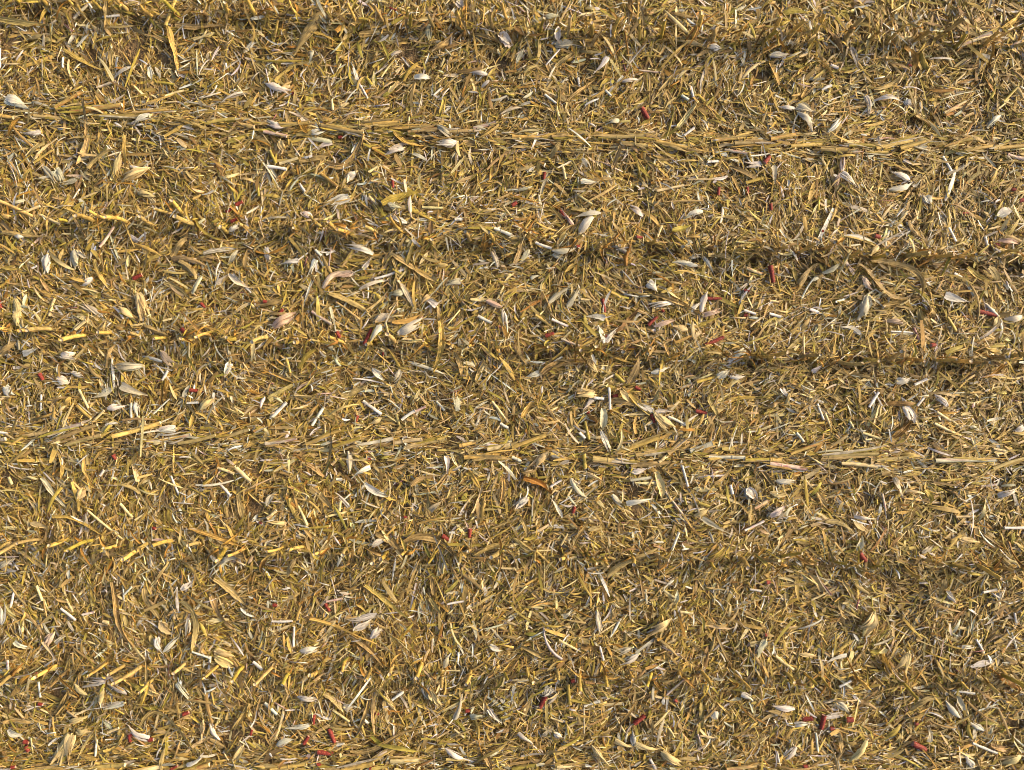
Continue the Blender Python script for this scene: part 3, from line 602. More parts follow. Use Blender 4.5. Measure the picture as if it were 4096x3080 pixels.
# long leaves: points along the blade ... , width, tint
LEAVES = """
11: 1530,230,1720,250,1950,245,46,t; 1470,250,1510,400,1550,640,50,y; 740,860,770,1050,760,1220,36,t; 770,1200,730,1330,680,1430,50,t; 950,0,940,120,930,270,46,t; 450,220,455,330,450,440,22,y; 790,1470,900,1350,1040,1310,40,t; 1000,100,1180,260,1330,340,42,t; 0,180,200,215,430,230,50,t; 1100,1180,1105,1400,1110,1600,30,y; 320,1380,400,1290,510,1210,22,c; 90,1180,130,1090,200,1030,34,r; 1540,1040,1680,1090,1850,1150,44,t; 560,430,700,520,880,610,36,y
12: 590,150,470,290,340,500,80,t; 440,290,620,340,720,410,42,y; 880,180,800,290,750,360,62,t; 900,320,1040,300,1170,300,56,t; 0,520,200,545,450,535,26,o; 180,720,260,630,370,570,38,y; 1540,450,1640,380,1720,280,50,t; 610,1410,800,1410,900,1280,950,1180,56,t; 1200,1150,1300,1240,1480,1270,46,y; 390,1050,420,1110,460,1170,48,r; 380,1400,500,1380,640,1350,46,t
13: 30,270,120,330,290,330,50,b; 1010,0,1030,120,1070,180,52,b; 370,600,450,540,530,480,42,t; 480,890,600,790,730,700,36,t; 1350,770,1430,630,1640,640,24,y; 860,1470,910,1350,940,1220,42,t; 240,1520,220,1400,210,1300,42,y; 1420,1120,1540,970,1600,890,42,c; 330,1380,370,1310,420,1240,50,t; 680,440,720,360,770,290,46,t; 1410,80,1405,300,1400,480,18,c; 100,650,190,600,260,590,34,t
14: 490,250,580,350,620,480,52,b; 1150,430,1240,500,1240,640,52,r; 900,780,1050,740,1150,660,38,t; 1600,230,1700,300,1790,340,46,t; 2170,110,2080,210,1980,270,42,y; 120,130,230,110,340,130,52,o; 1300,470,1350,560,1370,610,70,o; 1280,1000,1340,1040,1400,1080,52,t; 990,520,1070,530,1150,540,32,y
21: 240,360,350,280,380,220,42,t; 60,350,280,380,500,390,42,t; 1260,460,1265,600,1240,700,42,t; 1490,560,1550,460,1620,380,62,t; 1480,570,1640,580,1790,640,46,t; 1550,600,1640,660,1700,750,62,t; 830,580,880,720,940,820,38,y; 1770,530,1900,500,2050,490,42,v; 1420,780,1560,840,1650,920,52,t; 165,930,190,1050,190,1160,80,c; 30,1370,100,1330,170,1290,62,t; 680,240,730,330,760,390,38,t; 1270,1160,1400,1210,1480,1240,42,t; 940,1520,960,1400,1020,1310,38,t; 550,690,540,590,560,480,38,t; 1270,600,1390,540,1500,480,26,y; 1690,240,1730,330,1740,410,46,r
22: 1100,110,1240,50,1420,10,62,o; 0,510,180,510,280,440,28,r; 1170,530,1340,640,1460,720,1590,790,46,t; 1590,1110,1610,1280,1540,1550,56,y; 1575,990,1580,1060,1585,1130,26,t; 640,870,800,930,980,1040,60,t; 580,830,700,700,850,690,46,p; 1190,580,1220,700,1180,860,38,t; 380,1520,440,1430,540,1350,52,o; 1720,1380,1750,1450,1780,1590,46,t; 1960,520,1980,440,1990,360,62,r; 0,980,120,960,250,930,60,t; 1230,760,1320,900,1370,1010,40,g
23: 260,1570,400,1490,550,1470,650,1450,62,t; 1000,1650,1060,1540,1090,1400,62,t; 890,1210,990,1120,1090,1000,42,b; 1680,550,1830,560,1960,620,46,t; 980,640,990,530,1020,450,42,r; 1200,880,1400,950,1620,1060,28,t; 510,150,590,155,660,165,48,t; 20,1340,80,1440,120,1490,60,t; 20,620,70,500,90,400,50,t; 1370,340,1450,320,1530,290,46,o
24: 750,620,900,760,1010,880,1190,910,48,t; 870,590,1080,630,1250,700,1310,770,1290,920,56,t; 250,800,320,710,420,620,62,t; 1220,240,1260,350,1330,410,42,t; 1880,650,1950,740,1980,850,62,t; 1700,650,1820,740,1920,780,42,y; 1290,1010,1310,1110,1360,1170,52,t; 1380,980,1395,1030,1380,1080,84,t; 560,1490,720,1570,880,1600,52,t; 1990,1490,1900,1570,1810,1600,38,r; 560,780,620,630,720,480,20,c; 970,980,1080,970,1190,930,44,t
31: 480,490,540,600,545,820,38,y; 650,830,690,1000,700,1080,52,y; 480,1130,650,1150,800,1220,930,1280,32,y; 1010,860,1130,880,1210,940,42,t; 2080,850,2070,1000,2150,1240,42,t; 1650,1230,1830,1280,2150,1400,38,y; 380,800,470,900,600,1060,42,g; 2020,1440,2080,1455,2150,1470,60,t; 1900,1560,1980,1490,2100,1490,52,v; 760,620,760,720,820,830,30,y; 480,230,500,150,620,110,36,t
32: 440,680,520,730,600,800,42,t; 470,880,580,970,670,1090,58,t; 1290,1360,1420,1300,1560,1320,1720,1470,62,t; 1890,1460,2020,1390,2205,1380,42,t; 1050,1270,1150,1330,1270,1430,62,t; 1930,1190,1960,1040,1980,930,46,y; 1480,1140,1490,1000,1480,920,42,t; 610,680,660,470,640,330,32,t; 1340,870,1480,790,1560,780,52,t; 280,1640,330,1530,360,1480,52,t; 120,130,250,40,330,0,62,t; 740,90,850,60,950,0,62,t; 1390,1200,1600,1150,1820,1140,22,y; 1870,1100,1930,960,1960,840,24,c
33: 100,800,240,850,340,940,52,r; 60,1120,130,1270,140,1310,38,t; 1740,850,1830,790,1880,700,42,t; 820,1640,960,1530,1150,1450,1250,1400,52,t; 1020,690,1220,680,1370,660,52,t; 2040,1200,2050,1100,2050,1000,52,t; 80,280,150,180,240,110,42,y; 1690,100,1740,220,1770,260,52,t; 1220,160,1240,100,1260,40,42,t; 860,140,960,150,1060,170,52,t; 720,1000,820,900,920,840,26,y; 500,1420,570,1290,660,1160,34,t
34: 1000,155,1130,160,1260,160,48,b; 1060,450,1140,380,1220,310,58,b; 480,1180,600,1180,720,1280,46,t; 420,930,460,990,500,1050,46,t; 1060,790,1110,880,1140,970,46,g; 560,80,600,110,650,150,42,t; 1340,910,1390,960,1380,1020,46,o; 0,180,50,170,100,150,42,t; 150,170,170,110,190,60,42,t; 1650,860,1680,890,1760,880,30,r
41: 1000,30,1020,200,1060,380,1190,580,46,t; 1260,80,1320,250,1400,350,56,t; 1860,0,2000,100,2150,240,52,t; 1590,190,1700,290,1720,450,1680,650,52,t; 1840,150,1900,280,2050,440,56,t; 930,470,950,520,1020,550,38,c; 1240,1270,1370,1120,1480,1180,1620,1340,1730,1520,38,t; 2050,1280,2120,1160,2180,1060,46,t; 30,1240,160,1220,300,1250,46,t; 1000,1470,1080,1480,1170,1540,38,y; 500,1170,580,1040,600,960,46,t; 920,1480,1000,1460,1090,1320,32,y; 1420,1640,1430,1540,1440,1450,44,t
42: 270,200,400,235,530,290,600,320,20,y; 470,270,560,340,640,430,26,t; 540,30,650,110,780,220,24,y; 580,560,585,700,590,770,24,t; 640,600,642,640,640,680,26,t; 870,0,875,50,880,90,26,t; 470,850,600,830,700,770,810,740,22,t; 340,560,400,600,440,650,24,t; 510,760,545,660,570,560,18,t; 1080,690,1095,750,1100,800,24,y; 1130,850,1150,890,1170,930,32,t; 860,100,890,140,920,180,26,t
43: 340,330,390,335,430,330,32,b; 700,500,715,520,735,545,26,r; 250,190,275,170,300,150,30,v; 150,900,180,870,260,860,26,t; 1000,290,985,340,960,380,20,t; 560,440,590,490,620,540,20,t; 680,690,690,720,690,760,22,t; 930,610,935,670,940,740,22,t
44: 700,650,770,600,860,590,26,t; 610,470,570,420,550,370,30,y; 1100,830,1150,840,1200,840,32,t; 340,760,355,810,350,860,26,t; 860,0,850,40,830,80,26,t; 1010,470,1050,490,1100,500,26,t; 1130,480,1190,520,1240,545,28,r
"""
# cut stalk pieces: one end, other end, width, tint
PIECES = """
11: 20,430,10,590,26,w; 645,170,790,30,36,g; 900,160,1050,145,30,w; 300,1410,480,1300,30,y; 1690,360,1850,310,26,c; 1370,720,1520,740,30,o; 550,500,550,590,28,w; 1450,1200,1610,1100,40,y; 1960,560,1970,600,30,w; 840,760,1010,710,30,g; 1440,840,1600,790,26,c; 1370,900,1540,890,20,c; 300,160,325,80,34,o
12: 170,340,200,190,36,o; 210,1420,370,1370,36,c; 980,1500,1060,1450,36,c; 570,1510,710,1620,46,y; 100,1440,270,1470,40,w; 1010,1520,1080,1490,36,o; 130,1310,180,1420,36,o; 900,190,980,200,32,o; 890,720,970,860,26,w; 380,1590,430,1660,32,w; 150,575,200,640,30,c; 1210,635,1270,590,30,c; 960,680,1010,750,36,o; 210,780,305,760,40,c; 660,870,670,960,30,c; 1000,1575,1120,1585,24,c; 640,240,900,40,24,c
13: 570,680,580,760,28,w; 430,1430,460,1560,36,c; 1480,1180,1570,1110,32,w; 280,840,380,920,28,w; 1540,760,1560,850,32,w; 1460,830,1520,870,36,w; 1610,840,1660,890,32,o; 1240,1660,1480,1610,30,c; 1510,1560,1740,1555,22,c; 1680,1410,1780,1400,32,w; 380,940,400,1030,28,c; 2005,1590,2180,1540,40,o; 800,800,850,850,32,w; 1090,625,1260,638,22,p; 290,585,410,450,20,w; 1240,965,1330,965,28,y
14: 530,570,600,600,40,w; 1570,750,1690,640,24,c; 2020,890,2140,760,36,o; 1510,980,1700,880,36,c; 620,100,740,110,34,o; 1510,1350,1590,1480,32,w
21: 890,480,1000,300,36,p; 440,1070,490,920,36,c; 690,1190,780,1110,40,c; 1420,1620,1470,1540,32,w; 300,660,340,640,28,w; 0,830,90,770,36,o; 370,200,540,280,34,c; 1350,150,1530,200,36,y; 600,150,730,215,34,y; 170,150,310,220,46,y; 260,180,380,130,34,c
22: 1030,750,1300,660,32,w; 610,540,680,500,32,w; 520,500,570,550,32,w; 1920,1070,2040,1130,36,w; 2060,320,2205,380,42,w; 490,1030,660,1140,36,g; 700,950,900,1100,28,t; 1280,1270,1360,1275,26,c; 1720,240,1790,235,38,w; 1440,135,1620,140,32,c; 980,40,1050,110,36,c; 270,1430,310,1560,32,y
23: 560,20,690,110,28,c; 340,1100,480,1160,32,w; 200,1060,350,1170,36,y; 420,1270,580,1330,30,g; 2010,660,2140,715,38,c; 1250,390,1290,290,30,c; 1720,225,1840,215,30,c; 150,50,210,10,32,c; 1990,1020,2090,1055,30,w; 880,470,980,520,46,g; 750,715,870,640,32,o; 880,1570,960,1640,40,o; 1580,1640,1750,1590,36,o; 590,930,670,935,28,c; 260,310,340,320,28,c; 2050,1160,2140,1080,26,c; 200,440,340,490,34,w; 1310,90,1640,85,20,t
24: 450,710,580,640,36,g; 240,1440,350,1380,30,g; 1520,1080,1600,1200,36,o; 350,1010,430,1040,40,w; 290,1240,295,1400,24,c; 570,950,650,925,28,w; 1030,1205,1220,1215,22,w; 1240,1660,1350,1610,36,w; 1540,310,1600,430,28,w; 1240,1170,1280,1280,36,u; 0,940,80,950,28,c; 0,1050,100,1080,36,w; 1140,230,1200,160,32,c; 1590,700,1660,740,36,w; 1860,385,1880,470,34,w
31: 370,230,375,80,26,w; 1155,150,1160,280,32,w; 680,180,810,290,40,y; 800,330,920,220,32,c; 700,40,780,200,32,c; 1310,280,1480,120,20,w; 790,1070,1100,1330,26,c; 1640,155,1740,150,30,w; 1900,840,2000,950,32,w; 1900,710,2040,760,36,c; 2040,700,2180,830,50,c; 1490,780,1560,950,26,w; 900,450,970,340,36,o; 1060,1020,1160,1140,36,c; 1180,1160,1260,1110,26,c; 100,790,125,855,38,c; 885,780,920,730,32,w
32: 920,140,1080,255,40,w; 1260,300,1380,220,38,w; 1350,240,1470,185,30,p; 490,350,590,190,36,w; 1560,140,1630,220,28,w; 2040,140,2180,320,28,c; 130,290,270,150,42,w; 600,1140,780,1100,30,c; 710,1140,730,1000,36,c; 360,1040,450,1210,36,c; 380,1240,640,1215,30,o; 690,815,740,820,42,w; 1670,1270,1720,1270,32,w; 720,640,760,700,46,o; 100,1150,180,1080,42,c; 2110,330,2180,370,32,w; 650,690,710,625,44,c
33: 830,20,840,210,34,w; 1340,270,1510,350,32,w; 1320,920,1490,1140,30,g; 630,310,665,470,38,o; 580,410,630,460,36,w; 330,880,430,820,28,w; 1460,690,1510,870,28,w; 1370,1420,1430,1260,30,w; 2000,1250,2170,1170,30,w; 420,1380,480,1280,28,c; 620,590,630,720,46,o; 1020,820,1200,795,38,v; 1880,860,1900,940,36,w; 0,620,80,660,40,v; 1600,1010,1700,1045,40,o; 700,110,790,120,36,w; 1480,960,1500,1030,30,o; 2090,1060,2205,990,38,c
34: 2010,1225,2190,1225,36,w; 420,160,480,300,30,w; 850,190,940,60,36,w; 1420,330,1660,440,32,c; 240,410,300,490,34,w; 340,330,490,325,34,o; 490,240,540,360,30,c; 800,410,960,460,30,c; 700,300,740,380,26,c; 570,250,700,180,28,o; 1730,450,1760,530,28,c; 1440,230,1560,310,36,c; 965,930,995,1080,32,g; 1930,550,2040,570,32,c; 1950,570,1980,620,28,c; 1610,1135,1770,1130,28,c; 1630,1175,1730,1180,22,w; 2100,1360,2140,1300,38,o; 1270,180,1330,110,34,w
41: 340,60,390,190,36,c; 110,250,140,110,30,w; 540,260,670,360,32,w; 730,310,830,290,28,w; 110,690,120,800,30,w; 360,880,370,1020,28,w; 580,180,640,290,28,c; 1090,140,1160,70,26,w; 1700,610,1860,670,22,w; 950,1320,1050,1280,32,c; 1840,760,1850,650,32,w; 920,360,970,375,44,c; 850,1390,840,1530,28,w
42: 195,330,200,230,16,w; 90,205,190,205,16,w; 945,130,1030,115,16,w; 1065,120,1100,60,14,c; 675,600,730,560,20,w; 385,645,465,705,18,c; 50,610,110,670,22,w; 350,115,430,100,16,p; 690,930,800,945,16,c; 920,460,1010,460,10,c; 400,820,440,810,18,w; 530,690,560,715,20,w; 0,400,45,440,22,w; 980,750,1030,790,16,c; 845,238,905,236,16,o
43: 485,290,535,200,16,w; 230,300,340,360,16,c; 430,330,450,400,16,w; 825,160,890,170,18,c; 915,760,935,820,16,p; 760,570,880,470,16,g; 510,690,560,770,14,c; 190,690,250,710,12,c; 425,635,550,620,22,c; 655,50,660,120,14,v; 1165,50,1225,60,16,w; 930,780,1000,790,14,c; 355,630,435,605,20,w; 275,520,285,620,24,o; 0,500,90,495,12,c; 50,460,130,500,16,c; 680,890,710,945,20,w
44: 25,375,120,450,22,c; 1000,810,1130,865,18,w; 230,760,245,860,16,w; 1020,300,1060,370,16,w; 210,110,330,45,16,c; 1045,65,1115,50,18,w; 900,550,1010,565,18,w; 340,530,400,500,18,w; 880,80,910,110,20,w; 1170,250,1200,300,12,w; 1210,170,1220,220,16,w; 1115,10,1125,45,16,c; 990,235,980,290,14,c
"""

# ------------------------------------------------------------------ labels: which one, told by rows of the field
ONES = "zeroth first second third fourth fifth sixth seventh eighth ninth tenth eleventh twelfth thirteenth fourteenth fifteenth sixteenth seventeenth eighteenth nineteenth".split()
TENS = {2: "twent", 3: "thirt", 4: "fort", 5: "fift", 6: "sixt", 7: "sevent", 8: "eight", 9: "ninet"}
def ordinal(k):
    if k < 20: return ONES[k]
    return TENS[k // 10] + ("ieth" if k % 10 == 0 else "y-" + ONES[k % 10])

ORDER = "ABCDEFGH"
STRIPS = ["above the topmost stubble row", "between topmost stubble row and upper flattened row",
          "between upper flattened row and second stubble row", "between second and third stubble rows",
          "between third stubble row and lower flattened row", "between lower flattened row and fourth stubble row",
          "between fourth and fifth stubble rows", "below the fifth stubble row"]
def strip_of(px, py):
    return min(7, sum(1 for r in ORDER[:7] if py > row_py(r, px)))

def number(items):
    """items: list of dicts with px, py -> sets strip and ordinal from the left inside its strip"""
    by = {}
    for it in items:
        it['strip'] = strip_of(it['px'], it['py'])
        by.setdefault(it['strip'], []).append(it)
    for v in by.values():
        v.sort(key=lambda q: q['px'])
        for k, it in enumerate(v):
            it['ord'] = ordinal(k + 1)
    return items

TONE = {'y': "ochre", 'o': "olive", 't': "tan", 'n': "dull brown", 'c': "cream", 'w': "whitish", 'g': "grey", 'r': "rusty",
        'b': "brown", 'p': "pinkish", 'u': "purplish", 'v': "ashen"}
def tint1(k, spread=0.10):
    return np.clip(np.array([PAL[k]]) * rng.lognormal(0, spread) * rng.lognormal(0, 0.03, (1, 3)), 0.01, 0.85)

TOP = 0.056     # upper face of the litter above the soil

def disc(name, centre, axis, rad, mat, M=8):
    """a slightly domed cut face"""
    T = unit(np.array(axis, float)); u = np.array((0, 0, 1.0)) if abs(T[2]) < 0.9 else np.array((1.0, 0, 0))
    a = unit(np.cross(u, T)); b = np.cross(T, a)
    ang = np.arange(M) * 2 * math.pi / M
    ring = np.array(centre) + rad * (np.cos(ang)[:, None] * a + np.sin(ang)[:, None] * b)
    mid = np.array(centre) + rad * 0.5 * (np.cos(ang)[:, None] * a + np.sin(ang)[:, None] * b) - T * rad * 0.18
    V = np.concatenate([ring, mid])
    q = np.array([(i, (i + 1) % M, M + (i + 1) % M, M + i) for i in range(M)])
    return build_mesh(name, V, [q, np.array([list(range(M, 2 * M))])], None, None, mat, smooth=False)

def bumpy(K, M, amt): return 1 + rng.normal(0, amt, (1, K, M))

# ------------------------------------------------------------------ standing stubble
NTH = {'A': "topmost", 'C': "second", 'D': "third", 'F': "fourth", 'G': "fifth"}
def make_stub(px, py, row, k):
    x, y = wx(px), wy(py)
    z0 = float(terrain(x, y))
    root = bpy.data.objects.new("stubble_stalk", None); COL.objects.link(root)
    root.empty_display_size = 0.02
    root.location = (x, y, z0)
    h = float(np.clip(rng.normal(0.255, 0.05), 0.12, 0.35))
    r = float(np.clip(rng.normal(0.0115, 0.0020), 0.0075, 0.0155))
    lean = rng.normal(0, 0.12, 2)
    lean[1] -= 0.02
    K, M = 9, 9
    u = np.linspace(0, 1, K)
    P = np.zeros((1, K, 3))
    bow = rng.normal(0, 0.010, 2)
    P[0, :, 0] = lean[0] * h * u + bow[0] * np.sin(u * 3.1)
    P[0, :, 1] = lean[1] * h * u + bow[1] * np.sin(u * 3.1)
    P[0, :, 2] = -0.02 + (h + 0.02) * u
    tone = rng.choice(['y', 'y', 'y', 't', 't', 'o'])
    rad = r * np.linspace(1.06, 0.94, K)[None, :].copy()
    t = tint1(tone, 0.12)
    V, Q, C, G = tubes(P, rad, t, M, ridges=bumpy(K, M, 0.07), caps=False)
    C = C * np.repeat(rng.lognormal(0, 0.15, K), M)[:, None] * np.tile(rng.lognormal(0, 0.12, M), K)[:, None]
    # ragged, oblique cut at the top
    tip = slice((K - 1) * M, K * M)
    V[tip, 2] += rng.normal(0, 0.010) * np.cos(np.arange(M) * 2 * math.pi / M + rng.uniform(0, 6)) + rng.uniform(-0.003, 0.005, M)
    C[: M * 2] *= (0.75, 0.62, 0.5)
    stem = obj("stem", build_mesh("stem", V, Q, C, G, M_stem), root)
    # node ring
    zn = rng.uniform(0.35, 0.8)
    c = np.array([np.interp(zn, u, P[0, :, q]) for q in range(3)])
    d = unit(P[0, -1] - P[0, 0])
    Pn = (c + d * np.linspace(-0.006, 0.006, 4)[:, None])[None]
    V2, Q2, C2, G2 = tubes(Pn, (r * np.array([0.98, 1.2, 1.2, 0.98]))[None], t * 0.72, M, caps=False)
    obj("node", build_mesh("node", V2, Q2, C2, G2, M_stem), stem)
    obj("cut_end", disc("cut_end", P[0, -1] - d * 0.004, d, r * 0.93, M_pith), root)
    # dry sheath leaves peeling off the stalk
    for _ in range(rng.integers(3, 7)):
        a = rng.uniform(0, 6.28)
        hs, ls = rng.uniform(0.02, 0.85) * h, rng.uniform(0.06, 0.20)
        w = rng.uniform(0.010, 0.022)
        s = np.linspace(0, 1, 6)
        out = r * 0.9 + ls * rng.uniform(0.3, 0.95) * s ** 1.5
        sag = rng.uniform(-0.2, 0.45)
        Pl = np.zeros((1, 6, 3))
        Pl[0, :, 0] = np.cos(a + 0.5 * s * rng.normal()) * out
        Pl[0, :, 1] = np.sin(a + 0.5 * s * rng.normal()) * out
        Pl[0, :, 2] = np.maximum(hs + ls * (0.55 * s - (0.55 + sag) * s ** 2), 0.015 + 0.03 * s)
        hw = 0.5 * w * np.array([[0.9, 1.0, 1.0, 0.85, 0.6, 0.12]])
        tt = tint1(rng.choice(['r', 'y', 't', 'r', 'n', 'o']), 0.15)
        V3, Q3, C3, G3 = ribbons(Pl, hw, 0.45 * w * np.ones((1, 6)), rng.normal(0, 0.3) + 1.2 * rng.normal() * s[None], tt, 3)
        obj("sheath_leaf", build_mesh("sheath_leaf", V3, Q3, C3, G3, M_leaf), root)
    word = {'y': "golden", 'c': "pale straw", 't': "dull tan", 'o': "olive yellow"}[tone]
    tag(root, "%s cut stubble stalk, %s from left in the %s stubble row" % (word, ordinal(k), NTH[row]), "stubble",
        "stubble stalks standing in the %s row" % NTH[row])

for row, text in STUBS.items():
    pts = sorted((ox + float(f[0]) * s, oy + float(f[1]) * s) for ox, oy, s, f in read(text))
    for k, (px, py) in enumerate(pts):
        make_stub(px, py, row, k + 1)

# ------------------------------------------------------------------ stalks: pressed flat along the rows, and cut pieces
def stalk_root(name, p0, p1, w, key, lift, nodes, both_ends):
    """a lying stalk between two plan points; returns its root"""
    a = np.array([wx(p0[0]), wy(p0[1])]); b = np.array([wx(p1[0]), wy(p1[1])])
    L = float(np.linalg.norm(b - a)); r = 0.5 * w
    mid = (a + b) / 2
    root = bpy.data.objects.new(name, None); COL.objects.link(root); root.empty_display_size = 0.02
    zc = float(terrain(mid[0], mid[1])) + lift
    root.location = (mid[0], mid[1], zc)
    K, M = 8, 9
    u = np.linspace(0, 1, K)
    P = np.zeros((1, K, 3))
    bow = rng.normal(0, 0.012 * L)
    nrm = np.array([-(b - a)[1], (b - a)[0]]) / max(L, 1e-6)
    tilt = rng.normal(0, 0.05) * L
    for q in range(2):
        P[0, :, q] = (a[q] - mid[q]) + (b - a)[q] * u + nrm[q] * bow * np.sin(u * math.pi)
    P[0, :, 2] = r * 0.5 + tilt * (u - 0.5)
    rad = r * (1 + 0.05 * np.sin(u * 7 + rng.uniform(0, 6)))[None, :]
    t = tint1(key, 0.10)
    V, Q, C, G = tubes(P, rad, t, M, flat=rng.uniform(0.5, 0.85), ridges=bumpy(K, M, 0.05), caps=False)
    C = C * np.repeat(rng.lognormal(0, 0.13, K), M)[:, None]
    if key in 'pg' or rng.random() < 0.12:      # wine-red flush some stalks keep
        hit = rng.random(len(C)) < 0.25
        C[hit] = C[hit] * (0.75, 0.5, 0.6)
    stem = obj("stem", build_mesh("stem", V, Q, C, G, M_stem), root)
    for _ in range(nodes):
        zn = rng.uniform(0.15, 0.85)
        c = np.array([np.interp(zn, u, P[0, :, q]) for q in range(3)])
        d = unit(P[0, -1] - P[0, 0])
        Pn = (c + d * np.linspace(-0.006, 0.006, 4)[:, None])[None]
        V2, Q2, C2, G2 = tubes(Pn, (r * np.array([0.96, 1.10, 1.10, 0.96]))[None], t * 0.85, M, flat=0.7, caps=False)
        obj("node", build_mesh("node", V2, Q2, C2, G2, M_stem), stem)
    d = unit(P[0, -1] - P[0, -2])
    obj("cut_end", disc("cut_end", P[0, -1] - d * 0.001, d, r * 0.93, M_pith), root)
    d0 = unit(P[0, 0] - P[0, 1])
    if both_ends:
        obj("cut_end", disc("cut_end", P[0, 0] - d0 * 0.001, d0, r * 0.93, M_pith), root)
    return root, P[0], L, r, t

items = []
for ox, oy, s, f in read(LYING):
    v = [float(q) for q in f[:5]]
    items.append(dict(p0=(ox + v[0] * s, oy + v[1] * s), p1=(ox + v[2] * s, oy + v[3] * s), w=v[4] * s * MPP * 0.80, key=f[5].strip()))
def near_row(it):
    mx, my = (it['p0'][0] + it['p1'][0]) / 2, (it['p0'][1] + it['p1'][1]) / 2
    it['px'], it['py'] = mx, my
    return min("ABEH", key=lambda r: abs(my - row_py(r, mx)))
FLAT = {'A': "leaning over at the topmost stubble row", 'B': "in the upper row of flattened stalks",
        'E': "in the lower row of flattened stalks", 'H': "in the lowest row of flattened stalks"}
rows = {}
for it in items:
    rows.setdefault(near_row(it), []).append(it)
for r_, v in rows.items():
    v.sort(key=lambda q: q['px'])
    for k, it in enumerate(v):
        root, P, L, r, t = stalk_root("flattened_stalk", it['p0'], it['p1'], it['w'], it['key'], TOP + rng.uniform(-0.008, 0.004), int(rng.random() < 0.65), False)
        # torn sheath strips still lying along the stalk
        for _ in range(rng.integers(2, 5)):
            n = 6
            s0, s1 = sorted(rng.uniform(-0.25, 1.3, 2)); s1 = max(s1, s0 + 0.4)
            uu = np.linspace(s0, s1, n)[:, None]
            seg = P[0] + (P[-1] - P[0]) * uu
            side = unit(np.array([-(P[-1] - P[0])[1], (P[-1] - P[0])[0], 0.0]))
            c0, c1 = rng.normal(0, 0.9), rng.normal(0, 1.1)
            seg = seg + side * r * (c0 + c1 * np.linspace(0, 1, n)[:, None] ** 2)
            seg[:, 2] = r * rng.uniform(0.6, 1.3) + 0.004 * rng.normal() * np.linspace(-1, 1, n)
            V3, Q3, C3, G3 = ribbons(seg[None], (r * rng.uniform(0.35, 0.8) * np.array([0.5, 0.9, 1, 0.9, 0.7, 0.25]))[None], -0.3 * r * np.ones((1, n)), (rng.normal(0, 0.2) + 0.3 * rng.normal() * np.linspace(-1, 1, n))[None], tint1(rng.choice(['t', 'y', 'g', 'o', 't']), 0.14), 3)
            obj("sheath_leaf", build_mesh("sheath_leaf", V3, Q3, C3, G3, M_leaf), root)
        tag(root, "%s stalk lying flat, %s from left %s" % (TONE[it['key']], ordinal(k + 1), FLAT[r_]), "stalk", "stalks pressed flat along the rows")

items = []
for ox, oy, s, f in read(PIECES):
    v = [float(q) for q in f[:5]]
    p0, p1 = (ox + v[0] * s, oy + v[1] * s), (ox + v[2] * s, oy + v[3] * s)
    items.append(dict(p0=p0, p1=p1, w=v[4] * s * MPP * 0.68, key=f[5].strip(), px=(p0[0] + p1[0]) / 2, py=(p0[1] + p1[1]) / 2))
for it in number(items):
    root, P, L, r, t = stalk_root("stalk_piece", it['p0'], it['p1'], it['w'], it['key'], TOP + rng.uniform(-0.008, 0.005), int(rng.random() < 0.25), True)
    tag(root, "%s stalk piece, %s piece from left %s" % (TONE[it['key']], it['ord'], STRIPS[it['strip']]), "stalk piece", "cut stalk pieces on the straw")

# ------------------------------------------------------------------ red cobs
def make_cob(it):
    a = np.array([wx(it['p0'][0]), wy(it['p0'][1])]); b = np.array([wx(it['p1'][0]), wy(it['p1'][1])])
    mid = (a + b) / 2; L = max(float(np.linalg.norm(b - a)), 0.022); d = (b - a) / max(np.linalg.norm(b - a), 1e-6)
    r = it['w'] / 2
    root = bpy.data.objects.new("maize_cob", None); COL.objects.link(root); root.empty_display_size = 0.02
    root.location = (mid[0], mid[1], float(terrain(mid[0], mid[1])) + TOP - 0.013)
    K, M = max(6, int(L / 0.0055)), 14
    u = np.linspace(-0.5, 0.5, K)
    P = np.zeros((1, K, 3)); P[0, :, 0] = d[0] * L * u; P[0, :, 1] = d[1] * L * u; P[0, :, 2] = r * 0.6 + rng.normal(0, 0.12) * L * u
    taper_ = np.clip(1.0 - 0.22 * (u + 0.5), 0.5, 1.0) * np.where((u > 0.42) | (u < -0.42), 0.93, 1.0)
    chk = ((np.arange(K)[:, None] + np.arange(M)[None, :]) % 2) * 0.13 + 0.92      # rows of empty kernel cups
    V, Q, C, G = tubes(P, (r * taper_)[None], np.array([[0.4, 0.04, 0.02]]), M, ridges=(chk + rng.normal(0, 0.03, (K, M)))[None], caps=False)
    obj("core", build_mesh("core", V, Q, None, None, M_cob, smooth=False), root)
    dd = unit(P[0, -1] - P[0, 0])
    obj("broken_end", disc("broken_end", P[0, -1] + dd * 0.0005, dd, r * taper_[-1] * 0.95, M_cobpith, 10), root)
    obj("broken_end", disc("broken_end", P[0, 0] - dd * 0.0005, -dd, r * taper_[0] * 0.95, M_cobpith, 10), root)
    look = "short red cob fragment" if L < 0.05 else ("long red cob" if L > 0.10 else "broken red cob")
    tag(root, "%s, %s cob from left %s" % (look, it['ord'], STRIPS[it['strip']]), "cob", "red cobs among the straw")

items = []
for ox, oy, s, f in read(COBS):
    v = [float(q) for q in f]
    p0, p1 = (ox + v[0] * s, oy + v[1] * s), (ox + v[2] * s, oy + v[3] * s)
    items.append(dict(p0=p0, p1=p1, w=v[4] * s * MPP * 0.80, px=(p0[0] + p1[0]) / 2, py=(p0[1] + p1[1]) / 2))
for it in number(items):
    make_cob(it)

